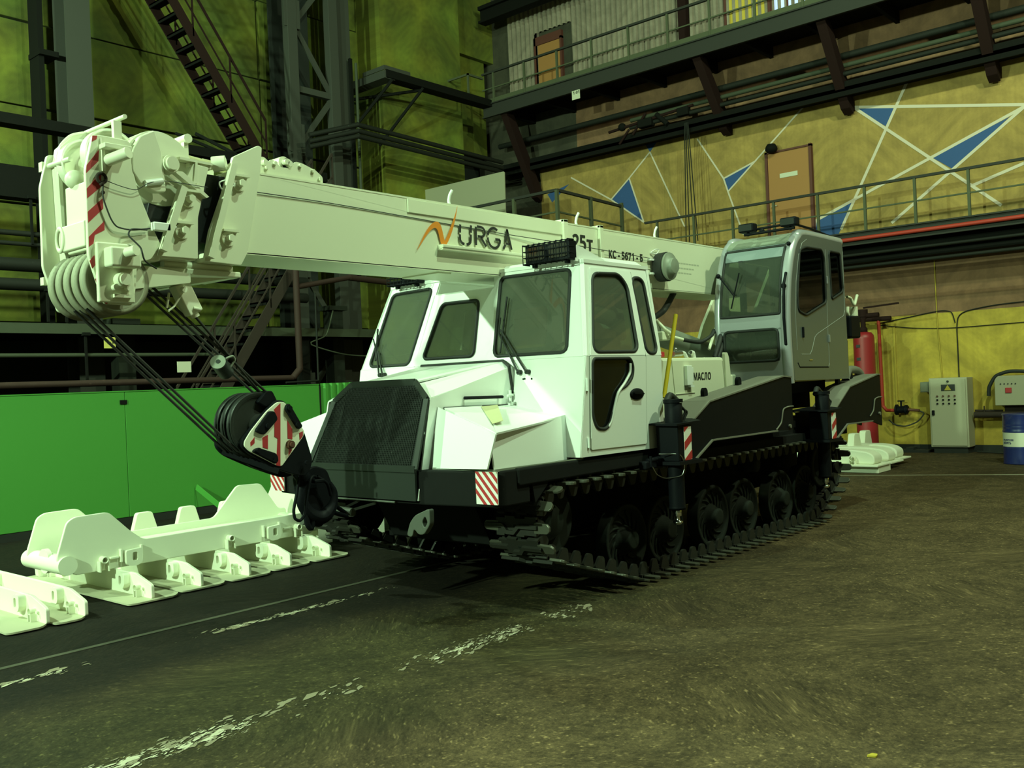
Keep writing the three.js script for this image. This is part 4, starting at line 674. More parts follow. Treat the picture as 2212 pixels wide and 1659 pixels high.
// --- bonnet and fenders
{
  const h = sub('bonnet', crane), zN = -5.25, zF = -6.49, W = M.white;
  const q = (pts, t = 0.014) => plate(pts, t, { r: 0.006 });
  const side = (z) => q([[4.88, 0.90, z], [5.03, 0.90, z], [5.19, 1.59, z], [6.10, 1.575, z], [6.02, 1.90, z], [5.05, 1.664, z]]);
  add(h, 'side_panel', side(zN), W); add(h, 'side_panel', side(zF), W);
  add(h, 'bevel_panel', q([[5.05, 1.664, zN], [6.02, 1.90, zN], [6.06, 1.94, -5.36], [5.11, 1.80, -5.43]]), W);
  add(h, 'bevel_panel', q([[5.05, 1.664, zF], [6.02, 1.90, zF], [6.06, 1.94, -6.38], [5.11, 1.80, -6.19]]), W);
  add(h, 'top_panel', q([[5.11, 1.80, -5.43], [6.06, 1.94, -5.36], [6.06, 1.94, -6.38], [5.11, 1.80, -6.19]]), W);
  add(h, 'rear_seal', poly([[6.03, 1.575, zN + 0.01], [5.975, 1.90, zN + 0.01], [6.04, 1.95, -5.36], [6.05, 1.95, -6.38]], 0.014), M.rubber);
  add(h, 'lower_seal', bar([5.19, 1.588, zN + 0.008], [6.05, 1.576, zN + 0.008], 0.012), M.rubber);
  add(h, 'front_seal', bar([5.04, 1.14, zN + 0.03], [5.20, 1.58, zN + 0.012], 0.022), M.rubber);
  // radiator grille: framed wire mesh, leaning back
  const G = (y, z) => { const k = (y - 1.14) / (1.80 - 1.14); return V(4.87 + 0.21 * Math.max(0, k), y, z); };
  const out = [G(1.14, -5.245), G(1.664, -5.26), G(1.80, -5.43), G(1.80, -6.19), G(1.664, -6.38), G(1.14, -6.545)];
  const grid = []; for (let i = 0; i < 40; i++) { const y = 1.165 + i * 0.0155; const k = y > 1.664 ? (y - 1.664) / 0.136 : 0; grid.push(bar(G(y, -5.30 - 0.15 * k).add(V(-0.012, 0, 0)), G(y, -6.49 + (y - 1.14) * 0.24 + 0.14 * k).add(V(-0.012, 0, 0)), 0.006, 0.004)); }
  for (let i = 0; i < 62; i++) { const z = -5.31 - i * 0.0188; const top = z < -6.2 ? 1.664 + (z + 6.38) * 0.72 : z > -5.43 ? 1.80 - (z + 5.43) * 0.9 : 1.79; grid.push(bar(G(1.16, z).add(V(-0.012, 0, 0)), G(Math.max(1.3, Math.min(1.785, top - 0.02)), z < -6.25 ? z + 0.04 : z).add(V(-0.012, 0, 0)), 0.005, 0.004)); }
  const gr = add(h, 'grille_backing', q(out, 0.01), M.mesh);
  add(h, 'grille', grid, M.mesh).userData.kind = 'stuff';
  add(h, 'grille_frame', out.map((p, i) => { const n = out[(i + 1) % out.length]; return bar(p.clone().add(V(-0.008, 0, 0)), n.clone().add(V(-0.008, 0, 0)), 0.05, 0.016, V(1, 0, 0)); }), M.meshFrame);
  add(h, 'lower_panel', q([[4.872, 1.14, -5.25], [4.872, 0.90, -5.25], [4.872, 0.90, -6.54], [4.872, 1.14, -6.545]], 0.02), M.meshFrame);
  add(h, 'handle', [...poly([[5.42, 1.655, zN + 0.015], [5.42, 1.655, zN + 0.05], [5.83, 1.648, zN + 0.05], [5.83, 1.648, zN + 0.015]], 0.013)], M.black, 'black grab handle');
  add(h, 'latch', [bx(5.955, 5.975, 1.59, 1.70, zN + 0.007, zN + 0.03, 0.004), cyl([5.92, 1.655, zN + 0.03], [5.99, 1.66, zN + 0.03], 0.01), bx(5.94, 6.0, 1.575, 1.6, zN + 0.007, zN + 0.05)], W);
  for (const s of [0, 1]) { // fenders, near and far
    const f = sub('fender', crane), Z = (z) => s ? -11.74 - z : z, m = (a) => a.map(([x, y, z]) => [x, y, Z(z)]);
    const A = [5.0, 1.135, -5.19], B = [5.0, 1.135, -4.567], C = [5.0, 1.40, -4.53], D = [5.19, 1.582, -5.24], E = [6.02, 1.575, -5.24], F = [5.985, 1.486, -4.672], Gp = [5.95, 1.135, -4.565];
    add(f, 'front_panel', q(m([A, B, C, D])), W);
    add(f, 'top_panel', [q(m([C, D, [5.62, 1.58, -5.24]])), q(m([C, [5.62, 1.58, -5.24], E, F]))], W);
    add(f, 'side_panel', q(m([B, Gp, F, C])), W);
    add(f, 'edge_lip', [bar(m([A])[0], m([B])[0], 0.02), bar(m([B])[0], m([[6.0, 1.13, -4.53]])[0], 0.02)], M.greyTube);
    if (!s) {
      add(f, 'dirt_streak', plate([[5.56, 1.577, -5.19], [5.68, 1.575, -5.12], [5.27, 1.478, -4.70], [5.15, 1.452, -4.70]].map(([x, y, z]) => [x, y + 0.002 + 0.0, z]), 0.004, { r: 0.01 }), M.oilDirt, 'oily brownish streak across the fender top');
      add(f, 'drain_hole', cyl([5.21, 1.46, -4.735], [5.21, 1.475, -4.735], 0.012), M.black);
    }
  }
}
// --- twin driver cabs
{
  const c = sub('driver_cab', crane), W = M.white, zn = -4.5, zf = -7.24;
  const su = (x, y) => V(x, y, zn - (y - 1.945) * 0.2525), fu = (y, z) => V(6.06 + (y - 1.945) * 0.347, y, z), sf = (x, y) => V(x, y, zf + (y - 1.945) * 0.2525);
  const w1 = [su(6.428, 2.64), su(6.775, 2.655), su(6.885, 2.60), su(6.80, 1.985), su(6.15, 1.978), su(6.15, 2.03)].map((p) => p);
  const win1 = [su(6.41, 2.645), su(6.80, 2.66), su(6.89, 2.56), su(6.80, 1.98), su(6.15, 1.978)];
  const win2 = [su(6.99, 2.64), su(7.185, 2.645), su(7.105, 1.965), su(6.935, 1.965)];
  const roofN = su(6.335, 2.737), roofNr = su(7.285, 2.737);
  const upper = [su(6.06, 1.945), su(7.15, 1.945), roofNr, roofN];
  add(c, 'side_panel', plate(upper, 0.02, { r: 0.01, holes: [win1, win2], hr: 0.09 }), W);
  const dw = [[6.125, 1.925], [6.66, 1.925], [6.70, 1.86], [6.685, 1.77], [6.60, 1.70], [6.47, 1.66], [6.325, 1.385], [6.26, 1.352], [6.145, 1.365], [6.095, 1.47]].map(([x, y]) => V(x, y, zn));
  const lo = [[5.93, 1.15], [7.15, 1.14], [7.15, 1.945], [6.06, 1.945]].map(([x, y]) => V(x, y, zn));
  add(c, 'side_panel', plate(lo, 0.02, { r: 0.01, holes: [dw], hr: 0.05 }), W);
  // door skin a few millimetres proud
  const doorLo = [[6.06, 1.20], [6.86, 1.19], [6.90, 1.945], [6.10, 1.945]].map(([x, y]) => V(x, y, zn + 0.013)), doorUp = [su(6.10, 1.945), su(6.90, 1.945), su(7.00, 2.69), su(6.40, 2.69)].map((p) => p.add(V(0, 0.003, 0.013)));
  const shift = (a) => a.map((p) => p.clone().add(V(0, 0, 0.013)));
  add(c, 'door', [plate(doorLo, 0.012, { r: 0.02, holes: [shift(dw)], hr: 0.05 }), plate(doorUp, 0.012, { r: 0.02, holes: [shift(win1)], hr: 0.09 })], W, 'near side door with an hourglass lower window');
  add(c, 'door_seam', [bar([6.052, 1.2, zn + 0.012], [6.095, 1.945, zn + 0.012], 0.006), bar([6.868, 1.19, zn + 0.012], [6.908, 1.945, zn + 0.012], 0.005), bar(su(6.908, 1.945).add(V(0, 0, 0.012)), su(7.01, 2.69).add(V(0, 0, 0.012)), 0.005)], M.greyTube);
  add(c, 'door_hinge', [cyl([6.045, 1.67, zn + 0.015], [6.045, 1.77, zn + 0.015], 0.012), cyl([6.03, 1.22, zn + 0.015], [6.03, 1.3, zn + 0.015], 0.012)], W);
  add(c, 'door_handle', [(() => { const g = new THREE.SphereGeometry(1, 20, 12); g.scale(0.105, 0.05, 0.022); g.translate(6.735, 1.62, zn + 0.02); return g; })(), bar([6.66, 1.63, zn + 0.045], [6.80, 1.62, zn + 0.045], 0.02, 0.012)], M.black);
  add(c, 'window_seal', [rimOf(win1.map((p) => p.clone().add(V(0, 0, 0.016))), 0.09, 0.016), rimOf(win2.map((p) => p.clone().add(V(0, 0, 0.008))), 0.09, 0.016), rimOf(dw.map((p) => p.clone().add(V(0, 0, 0.016))), 0.05, 0.015)], M.rubber);
  add(c, 'window_bar', [tube([[6.30, 1.37, zn + 0.02], [6.345, 1.42, zn + 0.022], [6.45, 1.63, zn + 0.022], [6.56, 1.72, zn + 0.022], [6.64, 1.80, zn + 0.022], [6.655, 1.88, zn + 0.02]], 0.012, 40)], W);
  for (const [w, r] of [[win1, 0.09], [win2, 0.09], [dw, 0.05]]) add(c, 'window_pane', plate(w, 0.005, { r }), r < 0.06 ? M.doorGlass : M.glass);
  // near windshield
  const front = (pts, hole, hr = 0.06) => add(c, 'front_panel', plate(pts, 0.02, { r: 0.008, holes: [hole], hr }), W);
  const wN = [fu(2.685, -4.80), fu(2.695, -5.58), fu(1.99, -5.485), fu(1.985, -4.69)];
  front([fu(1.945, -4.505), fu(1.945, -5.545), fu(2.755, -5.67), fu(2.737, -4.70)], wN);
  const wM = [fu(2.515, -5.80), fu(2.52, -6.27), fu(2.01, -6.38), fu(2.005, -5.73)];
  front([fu(1.945, -5.545), fu(1.945, -6.475), fu(2.605, -6.41), fu(2.605, -5.645)], wM);
  const wF = [fu(2.685, -6.45), fu(2.675, -7.00), fu(1.972, -7.12), fu(1.968, -6.56)];
  front([fu(1.945, -6.475), fu(1.945, -7.235), fu(2.737, -7.045), fu(2.75, -6.37)], wF);
  for (const w of [wN, wM, wF]) { add(c, 'window_seal', rimOf(w.map((p) => p.clone().add(V(-0.012, 0.004, 0))), 0.06, 0.015), M.rubber); add(c, 'window_pane', plate(w, 0.005, { r: 0.06 }), M.glass); }
  const fl = (y, z) => V(6.06 - (1.945 - y) * 0.163, y, z);
  add(c, 'front_lower_panel', plate([fl(1.945, zn), fl(1.945, zf), fl(1.15, zf), fl(1.15, zn)], 0.02, { r: 0.008 }), W);
  add(c, 'corner_post', [bar([5.935, 1.15, zn - 0.01], [6.068, 1.945, zn - 0.01], 0.035, 0.03), bar([6.068, 1.945, zn - 0.01], roofN.clone().add(V(0.005, 0, -0.005)), 0.035, 0.03), bar([5.935, 1.15, zf + 0.01], [6.068, 1.945, zf + 0.01], 0.035), bar([6.068, 1.945, zf + 0.01], [6.335, 2.737, -7.04], 0.035), bar([7.145, 1.14, zn - 0.01], [7.15, 1.945, zn - 0.01], 0.03), bar([7.15, 1.945, zn - 0.01], roofNr.clone(), 0.035)], W);
  // roofs
  const roof = (z0, z1, x0, x1, y) => { const o = [[x0, y, z0], [x1, y, z0], [x1, y, z1], [x0, y, z1]]; const k = 0.07, t = [[x0 + k, y + 0.06, z0 - k * 0.8], [x1 - k, y + 0.06, z0 - k * 0.8], [x1 - k, y + 0.06, z1 + k], [x0 + k, y + 0.06, z1 + k]]; return [plate(o, 0.02), plate(t, 0.012), ...o.map((p, i) => plate([p, o[(i + 1) % 4], t[(i + 1) % 4], t[i]], 0.01))]; };
  add(c, 'roof', roof(-4.70, -5.67, 6.33, 7.285, 2.74), W); add(c, 'roof', roof(-6.37, -7.045, 6.33, 7.285, 2.74), W);
  add(c, 'middle_roof', plate([[6.28, 2.61, -5.64], [7.25, 2.61, -5.64], [7.25, 2.61, -6.41], [6.28, 2.61, -6.41]], 0.02), W);
  add(c, 'roof_gutter', [bar([6.325, 2.745, -4.69], [6.325, 2.76, -5.68], 0.02, 0.03), bar([6.325, 2.745, -4.688], [7.295, 2.745, -4.688], 0.022, 0.03), bar([6.325, 2.76, -6.36], [6.325, 2.745, -7.05], 0.02, 0.03)], W);
  add(c, 'light_housing', [plate([[6.27, 2.745, -4.73], [6.29, 2.88, -4.73], [6.38, 2.862, -4.73], [6.68, 2.78, -4.73], [6.75, 2.745, -4.73]], 0.02), plate([[6.29, 2.88, -4.73], [6.38, 2.862, -4.73], [6.38, 2.862, -5.22], [6.29, 2.88, -5.22]], 0.01), plate([[6.38, 2.862, -4.73], [6.68, 2.78, -4.73], [6.68, 2.785, -5.22], [6.38, 2.862, -5.22]], 0.01)], W);
  // inner walls, rear wall, floor
  add(c, 'inner_wall', [plate([[6.07, 1.945, -5.55], [7.2, 1.945, -5.55], [7.26, 2.73, -5.67], [6.34, 2.73, -5.67]], 0.02, { holes: [[[6.45, 2.5, -5.635], [7.05, 2.5, -5.635], [7.0, 2.05, -5.567], [6.3, 2.05, -5.567]].map(([x, y, z]) => V(x, y, z))], hr: 0.06 }), plate([[6.07, 1.945, -6.47], [7.2, 1.945, -6.47], [7.26, 2.73, -6.38], [6.34, 2.73, -6.38]], 0.02, { holes: [[V(6.45, 2.5, -6.406), V(7.05, 2.5, -6.406), V(7.0, 2.05, -6.458), V(6.3, 2.05, -6.458)]], hr: 0.06 })], W);
  const rw = [V(7.16, 1.15, zn - 0.02), V(7.16, 1.15, zf + 0.02), V(7.16, 1.945, zf + 0.02), V(7.16, 1.945, zn - 0.02)];
  add(c, 'rear_wall', plate(rw, 0.02), W);
  const ru = [V(7.16, 1.945, zn - 0.02), V(7.16, 1.945, zf + 0.02), V(7.28, 2.735, -7.03), V(7.28, 2.735, -4.71)], rx = (y, z) => V(7.16 + (y - 1.945) * 0.152, y, z);
  add(c, 'rear_wall', plate(ru, 0.02, { holes: [[rx(2.55, -4.95), rx(2.55, -5.5), rx(2.1, -5.5), rx(2.1, -4.85)], [rx(2.55, -6.55), rx(2.55, -6.95), rx(2.1, -6.95), rx(2.1, -6.55)], [rx(2.5, -5.8), rx(2.5, -6.25), rx(2.1, -6.25), rx(2.1, -5.8)]], hr: 0.06 }), W);
  add(c, 'side_panel', [plate([V(5.93, 1.15, zf), V(7.15, 1.15, zf), V(7.15, 1.945, zf), V(6.06, 1.945, zf)], 0.02), plate([sf(6.06, 1.945), sf(7.15, 1.945), sf(7.285, 2.737), sf(6.335, 2.737)], 0.02, { holes: [[sf(6.42, 2.64), sf(7.0, 2.64), sf(6.9, 2.0), sf(6.2, 2.0)]], hr: 0.08 })], W);
  add(c, 'floor_panel', bx(5.97, 7.15, 1.15, 1.17, zf + 0.02, zn - 0.02), M.interior);
  add(c, 'dashboard', [bx(6.12, 6.4, 1.7, 1.92, -5.5, -4.56, 0.03), bx(6.12, 6.35, 1.7, 1.9, -7.15, -6.5, 0.03)], M.interior);
  for (const z of [-5.02, -6.85]) add(c, 'seat', [bx(6.55, 7.0, 1.5, 1.62, z - 0.22, z + 0.22, 0.05), bx(6.9, 7.03, 1.6, 2.12, z - 0.22, z + 0.22, 0.05), bx(6.65, 6.9, 1.17, 1.5, z - 0.12, z + 0.12)], M.seat, 'dark seat in a wrinkled cover');
  add(c, 'steering_wheel', [(() => { const g = new THREE.TorusGeometry(0.19, 0.016, 8, 28); g.rotateY(Math.PI / 2); g.rotateZ(-0.9); g.translate(6.5, 2.0, -5.02); return g; })(), cyl([6.5, 2.0, -5.02], [6.3, 1.7, -5.02], 0.02)], M.seat);
  add(c, 'door_foil', plate([V(6.1, 1.37, zn - 0.05), V(6.66, 1.4, zn - 0.06), V(6.7, 1.9, zn - 0.06), V(6.1, 1.92, zn - 0.05)], 0.004), M.foil);
  // wipers
  const wiper = (p1, p2, e, b0, b1) => add(c, 'wiper', [cyl(p1, [p1[0] - 0.04, p1[1], p1[2]], 0.02), cyl(p2, [p2[0] - 0.04, p2[1], p2[2]], 0.02), ...poly([[p1[0] - 0.04, p1[1], p1[2]], e], 0.009), ...poly([[p2[0] - 0.04, p2[1], p2[2]], e.map((v, i) => v + [0, 0.02, 0.02][i])], 0.009), ...poly([b0, b1], 0.009), ...poly([e, [e[0] - 0.01, (b0[1] + b1[1]) / 2 + 0.06, (b0[2] + b1[2]) / 2]], 0.007)], M.rubber);
  wiper([6.035, 1.845, -5.16], [6.035, 1.845, -5.07], [6.11, 2.20, -5.46], [6.22, 2.51, -5.442], [6.05, 2.02, -5.40]);
  wiper([6.04, 1.89, -6.92], [6.04, 1.89, -6.87], [6.08, 2.10, -7.03], [6.16, 2.345, -7.09], [6.06, 2.03, -7.03]);
  add(c, 'panel_bolt', [[1.787, -5.127], [1.789, -5.112], [1.786, -5.036]].map(([y, z]) => cyl(fl(y, z), fl(y, z).add(V(-0.016, 0, 0)), 0.008, 0.008, 8)), M.black);
  // caged work lamps on the roof edge
  const workLamp = (x, y, z0, z1, h) => {
    const d = 0.1, n = 2, w = (z0 - z1) / 2;
    add(c, 'work_lamp', [bx(x, x + d, y, y + h, z1, z0, 0.012), bx(x + 0.03, x + 0.07, y - 0.03, y, z1 + 0.05, z1 + 0.08), bx(x + 0.03, x + 0.07, y - 0.03, y, z0 - 0.08, z0 - 0.05)], M.black, 'black caged double work lamp');
    for (let i = 0; i < 2; i++) { const a = z1 + i * w + 0.025, b = z1 + (i + 1) * w - 0.025; add(c, 'lamp_lens', plate(zy([[y + 0.025, a], [y + 0.025, b], [y + h - 0.02, b], [y + h - 0.02, a]], x - 0.004), 0.006, { r: 0.02 }), M.lens); }
    const cage = []; for (let i = 0; i <= 8; i++) { const z = z1 + (z0 - z1) * i / 8; cage.push(...poly([[x + 0.06, y + h + 0.008, z], [x - 0.03, y + h + 0.006, z], [x - 0.03, y - 0.004, z], [x + 0.06, y - 0.006, z]], 0.004)); }
    for (let i = 0; i <= 3; i++) { const yy = y + h * i / 3; cage.push(cyl([x - 0.03, yy, z1], [x - 0.03, yy, z0], 0.004, 0.004, 6), cyl([x - 0.03, yy, z0], [x + 0.06, yy, z0], 0.004, 0.004, 6), cyl([x - 0.03, yy, z1], [x + 0.06, yy, z1], 0.004, 0.004, 6)); }
    add(c, 'lamp_cage', cage, M.black);
  };
  workLamp(6.20, 2.76, -4.72, -5.20, 0.155); workLamp(6.22, 2.755, -6.56, -6.96, 0.1);
}
// --- operator cab
{
  const c = sub('operator_cab', crane), zn = -4.54, zf = -5.42, D = M.silverDark, W = M.silver;
  const prof = [[9.86, 1.655], [9.84, 2.1], [9.845, 2.45], [9.89, 2.75], [9.96, 2.98], [10.06, 3.18], [10.18, 3.29], [10.36, 3.345], [11.40, 3.34], [11.44, 3.26], [11.45, 2.77], [11.48, 1.64]];
  const win1 = xy([[10.20, 3.12], [10.36, 3.165], [10.80, 3.17], [10.873, 3.06], [10.873, 2.55], [10.30, 2.385], [10.10, 2.43], [10.09, 2.6]], zn), win2 = xy([[11.01, 3.169], [11.34, 3.167], [11.40, 2.704], [11.04, 2.593]], zn);
  const sidePts = prof.map(([x, y], i) => [x + (i < 7 ? 0.07 : 0), y - (i > 5 && i < 10 ? 0.02 : 0)]);
  add(c, 'side_panel', plate(xy(sidePts, zn), 0.03, { r: 0.03, holes: [win1, win2], hr: 0.05 }), D, 'dark grey side with two windows');
  add(c, 'side_panel', plate(xy(sidePts, zf), 0.03, { r: 0.03, holes: [xy([[10.2, 3.1], [11.3, 3.1], [11.3, 2.5], [10.15, 2.5]], zf)], hr: 0.05 }), D);
  add(c, 'window_seal', [rimOf(xy(win1.map((p) => [p.x, p.y]), zn + 0.016), 0.05, 0.014), rimOf(xy(win2.map((p) => [p.x, p.y]), zn + 0.016), 0.05, 0.014)], M.rubber);
  add(c, 'window_pane', plate(win1, 0.005, { r: 0.05 }), M.glassDark); add(c, 'window_pane', plate(win2, 0.005, { r: 0.05 }), M.glassDark);
  // rounded corner posts following the profile, front sheets between them
  const post = (z) => tube(prof.slice(0, 9).map(([x, y]) => [x + 0.05, y - 0.03, z]), 0.062, 120, false, 14, 0.5);
  add(c, 'corner_post', post(zn - 0.045), W); add(c, 'corner_post', post(zf + 0.03), W);
  const sheet = (y0, y1, z0, z1) => { // front skin between two heights
    const cv = new THREE.CatmullRomCurve3(prof.slice(0, 9).map(([x, y]) => V(x, y, 0))), ps = cv.getPoints(160).filter((p) => p.y >= y0 - 0.01 && p.y <= y1 + 0.01 && (y1 > 3.34 || p.x < 10.3)); const s = new THREE.Shape(); ps.forEach((p, i) => i ? s.lineTo(p.x, p.y) : s.moveTo(p.x, p.y)); ps.slice().reverse().forEach((p) => s.lineTo(p.x + 0.012, p.y - 0.008)); s.closePath();
    const g = new THREE.ExtrudeGeometry(s, { depth: Math.abs(z1 - z0), bevelEnabled: false }); g.translate(0, 0, Math.min(z0, z1)); return g; };
  const fz = zf + 0.02, nz = zn - 0.05;
  add(c, 'front_panel', [sheet(1.655, 1.885, fz, nz), sheet(2.23, 2.40, fz, nz), sheet(1.88, 2.24, fz, fz + 0.08), sheet(1.88, 2.24, nz - 0.06, nz), sheet(2.38, 3.2, fz, fz + 0.05), sheet(2.38, 3.2, nz - 0.03, nz)], W);
  add(c, 'roof', [sheet(3.20, 3.36, fz, nz), bx(10.34, 11.42, 3.325, 3.345, zf, zn, 0.008)], M.greyTube);
  add(c, 'windscreen', sheet(2.40, 3.2, fz + 0.05, nz - 0.03), M.glassMid);
  add(c, 'lower_window', sheet(1.88, 2.24, fz + 0.08, nz - 0.06), M.glassMid);
  add(c, 'window_seal', [rimOf([V(9.842, 1.885, fz + 0.085), V(9.838, 2.235, fz + 0.085), V(9.838, 2.235, nz - 0.065), V(9.842, 1.885, nz - 0.065)], 0.06, 0.016)], M.rubber);
  const up = [[9.838, 2.405], [9.885, 2.75], [9.955, 2.98], [10.045, 3.17]];
  add(c, 'window_seal', tube([...up.map(([x, y]) => [x, y, fz + 0.055]), ...up.slice().reverse().map(([x, y]) => [x, y, nz - 0.035])].map((p) => p), 0.015, 200, true, 8, 0.05), M.rubber);
  add(c, 'rear_panel', plate([[11.46, 1.65, zn], [11.46, 1.65, zf], [11.43, 3.3, zf], [11.43, 3.3, zn]], 0.02), D);
  add(c, 'floor_panel', bx(9.88, 11.46, 1.64, 1.67, zf, zn), D);
  add(c, 'pale_strip', sheet(3.05, 3.185, fz + 0.06, nz - 0.04).translate(-0.006, 0.003, 0), S(lin(0.20, 0.23, 0.24), 0.5), 'pale grey strip across the windscreen top');  // pale opaque band set just in front of the glass
  add(c, 'door_line', [...poly([[10.03, 1.99, zn + 0.014], [10.02, 2.40, zn + 0.014], [10.07, 2.75, zn + 0.014], [10.17, 3.06, zn + 0.014], [10.27, 3.20, zn + 0.014], [10.40, 3.255, zn + 0.014]], 0.004), ...poly([[10.915, 3.18, zn + 0.014], [10.89, 2.25, zn + 0.014], [10.90, 1.83, zn + 0.014], [10.865, 1.79, zn + 0.014]], 0.0035), ...poly([[10.135, 1.943, zn + 0.014], [10.362, 1.942, zn + 0.014], [10.42, 1.99, zn + 0.014], [10.52, 2.144, zn + 0.014], [10.594, 2.179, zn + 0.014], [11.386, 2.409, zn + 0.014], [11.424, 2.472, zn + 0.014], [11.43, 3.2, zn + 0.014]], 0.004)], M.silverLine, 'pale trim lines of the door and crease');
  add(c, 'door_line', poly([[10.865, 1.79, zn + 0.012], [10.08, 1.80, zn + 0.012], [10.03, 1.85, zn + 0.012]], 0.008), M.black, 'dark lower door gap');
  add(c, 'door_handle', bx(10.175, 10.20, 2.13, 2.25, zn + 0.01, zn + 0.035, 0.008), M.black);
  add(c, 'badge', bx(10.33, 10.42, 1.872, 1.885, zn + 0.014, zn + 0.022, 0.004), M.chrome);
  add(c, 'door_hinge', [bx(10.895, 10.915, 2.77, 2.86, zn + 0.012, zn + 0.035, 0.004), bx(10.89, 10.91, 2.08, 2.17, zn + 0.012, zn + 0.035, 0.004)], W);
  add(c, 'seat', [bx(10.5, 10.95, 2.0, 2.12, -5.2, -4.75, 0.05), bx(10.85, 11.0, 2.1, 2.75, -5.2, -4.75, 0.06), bx(10.86, 10.96, 2.75, 2.95, -5.1, -4.85, 0.04), bx(10.6, 10.9, 1.67, 2.0, -5.1, -4.85)], M.seat);
  add(c, 'console', [bx(9.95, 10.3, 1.7, 2.38, -5.05, -4.62, 0.03), bx(10.3, 10.9, 1.7, 2.3, -5.38, -5.22, 0.03), bx(9.98, 10.05, 2.4, 3.05, -5.17, -5.12)], M.seat);
  add(c, 'foil_cover', [ball([9.98, 2.08, -4.75], 0.09), ball([9.97, 1.95, -4.72], 0.06), ball([9.97, 1.97, -5.2], 0.07)], M.foil);
  add(c, 'grab_rail', [...poly([[9.90, 2.85, nz + 0.03], [9.83, 2.72, nz + 0.03], [9.81, 2.35, nz + 0.025], [9.83, 2.06, nz + 0.025], [9.88, 2.04, nz + 0.02]], 0.016), ball([9.85, 2.70, nz + 0.02], 0.03), ball([10.02, 3.18, nz + 0.02], 0.025)], M.black);
  add(c, 'wiper', [...poly([[9.87, 2.89, -5.36], [9.84, 2.86, -5.33], [9.83, 2.64, -5.16]], 0.01), ball([9.86, 2.89, -5.37], 0.028), ...poly([[9.85, 2.9, -5.1], [9.82, 2.5, -5.2]], 0.008)], M.black);
  for (const z of [-5.06, -4.55]) { add(c, 'work_lamp', [bx(9.98, 10.10, 3.37, 3.47, z - 0.1, z + 0.09, 0.02), cyl([10.04, 3.33, z], [10.04, 3.38, z], 0.015)], M.black); add(c, 'lamp_lens', plate(zy([[3.385, z - 0.085], [3.385, z + 0.075], [3.455, z + 0.075], [3.455, z - 0.085]], 9.975), 0.006, { r: 0.01 }), M.mesh); }
  add(c, 'roof_rail', [...poly([[10.08, 3.40, -5.05], [10.08, 3.41, -4.55], [10.6, 3.40, -4.56], [11.3, 3.36, -4.58]], 0.014), cyl([10.02, 3.345, -5.1], [10.04, 3.35, -4.5], 0.016), ball([10.06, 3.37, -4.9], 0.03)], M.black);
  add(c, 'support', [bx(10.0, 11.4, 1.5, 1.64, -5.3, -4.8), bx(9.95, 10.3, 1.58, 1.66, -4.75, -4.6)], M.blackDull);
}
// --- upper structure, oil tank, lifting cylinder
{
  const c = sub('upperstructure', crane);
  add(c, 'turntable_frame', [bx(9.7, 12.1, 1.55, 1.75, -6.5, -5.2, 0.02), plate(xy([[10.5, 1.75], [12.1, 1.75], [12.1, 3.0], [11.6, 3.2], [10.9, 2.4]], -5.52), 0.04), plate(xy([[10.5, 1.75], [12.1, 1.75], [12.1, 3.0], [11.6, 3.2], [10.9, 2.4]], -6.2), 0.04)], M.cream);
  add(c, 'counterweight', bx(11.9, 12.35, 1.6, 2.2, -6.7, -5.0, 0.05), M.cream);
  add(c, 'hydraulic_pipe', tube([[11.95, 2.68, -4.7], [12.08, 2.66, -4.7], [12.14, 2.58, -4.68], [12.24, 2.70, -4.68], [12.3, 2.69, -4.7]], 0.02, 40), M.cream);
  add(c, 'hydraulic_pipe', tube([[11.97, 2.55, -4.7], [11.96, 2.48, -4.7], [12.0, 2.42, -4.7]], 0.022, 20), M.cream);
  add(c, 'pipe_elbow', cyl([12.22, 2.44, -4.72], [12.22, 2.56, -4.72], 0.05), M.cream);
  add(c, 'valve_block', bx(11.95, 12.28, 2.15, 2.44, -5.0, -4.66, 0.03), M.black);
  add(c, 'valve_block', bx(12.0, 12.2, 1.7, 2.15, -5.1, -4.8, 0.03), M.black);
  add(c, 'lifting_cylinder', [cyl([10.6, 2.0, -5.87], [8.35, 2.42, -5.87], 0.125, 0.125, 28), cyl([8.35, 2.42, -5.87], [7.9, 2.50, -5.87], 0.09, 0.09, 24), ball([10.6, 2.0, -5.87], 0.15, 20), cyl([9.15, 2.27, -5.87], [9.22, 2.257, -5.87], 0.145, 0.145, 28)], M.greyTube, 'grey green lifting cylinder');
  add(c, 'hydraulic_fitting', [...poly([[9.0, 2.42, -5.72], [9.03, 2.28, -5.6], [9.1, 2.22, -5.55]], 0.02), bx(8.98, 9.14, 2.16, 2.26, -5.74, -5.6, 0.015), ...poly([[9.1, 2.21, -5.6], [9.24, 2.16, -5.5]], 0.02), ...poly([[9.72, 2.05, -5.45], [9.92, 2.33, -5.45]], 0.018)], M.cream);
  add(c, 'hydraulic_hose', [tube([[9.24, 2.16, -5.5], [9.46, 2.13, -5.42], [9.68, 2.2, -5.4], [9.85, 2.27, -5.45]], 0.022, 40), tube([[8.3, 2.42, -5.7], [8.8, 2.38, -5.7], [9.2, 2.5, -5.72], [9.6, 2.75, -5.8]], 0.035, 50), ...[0, 1].map((i) => tube([[9.66 + i * 0.08, 1.95, -5.35], [9.8 + i * 0.08, 2.15, -5.35], [9.95, 2.3, -5.4]], 0.03, 24))], M.rubber);
  add(c, 'slewing_motor', [cyl([9.55, 1.3, -5.3], [9.55, 1.75, -5.3], 0.12)], M.blackDull);
}
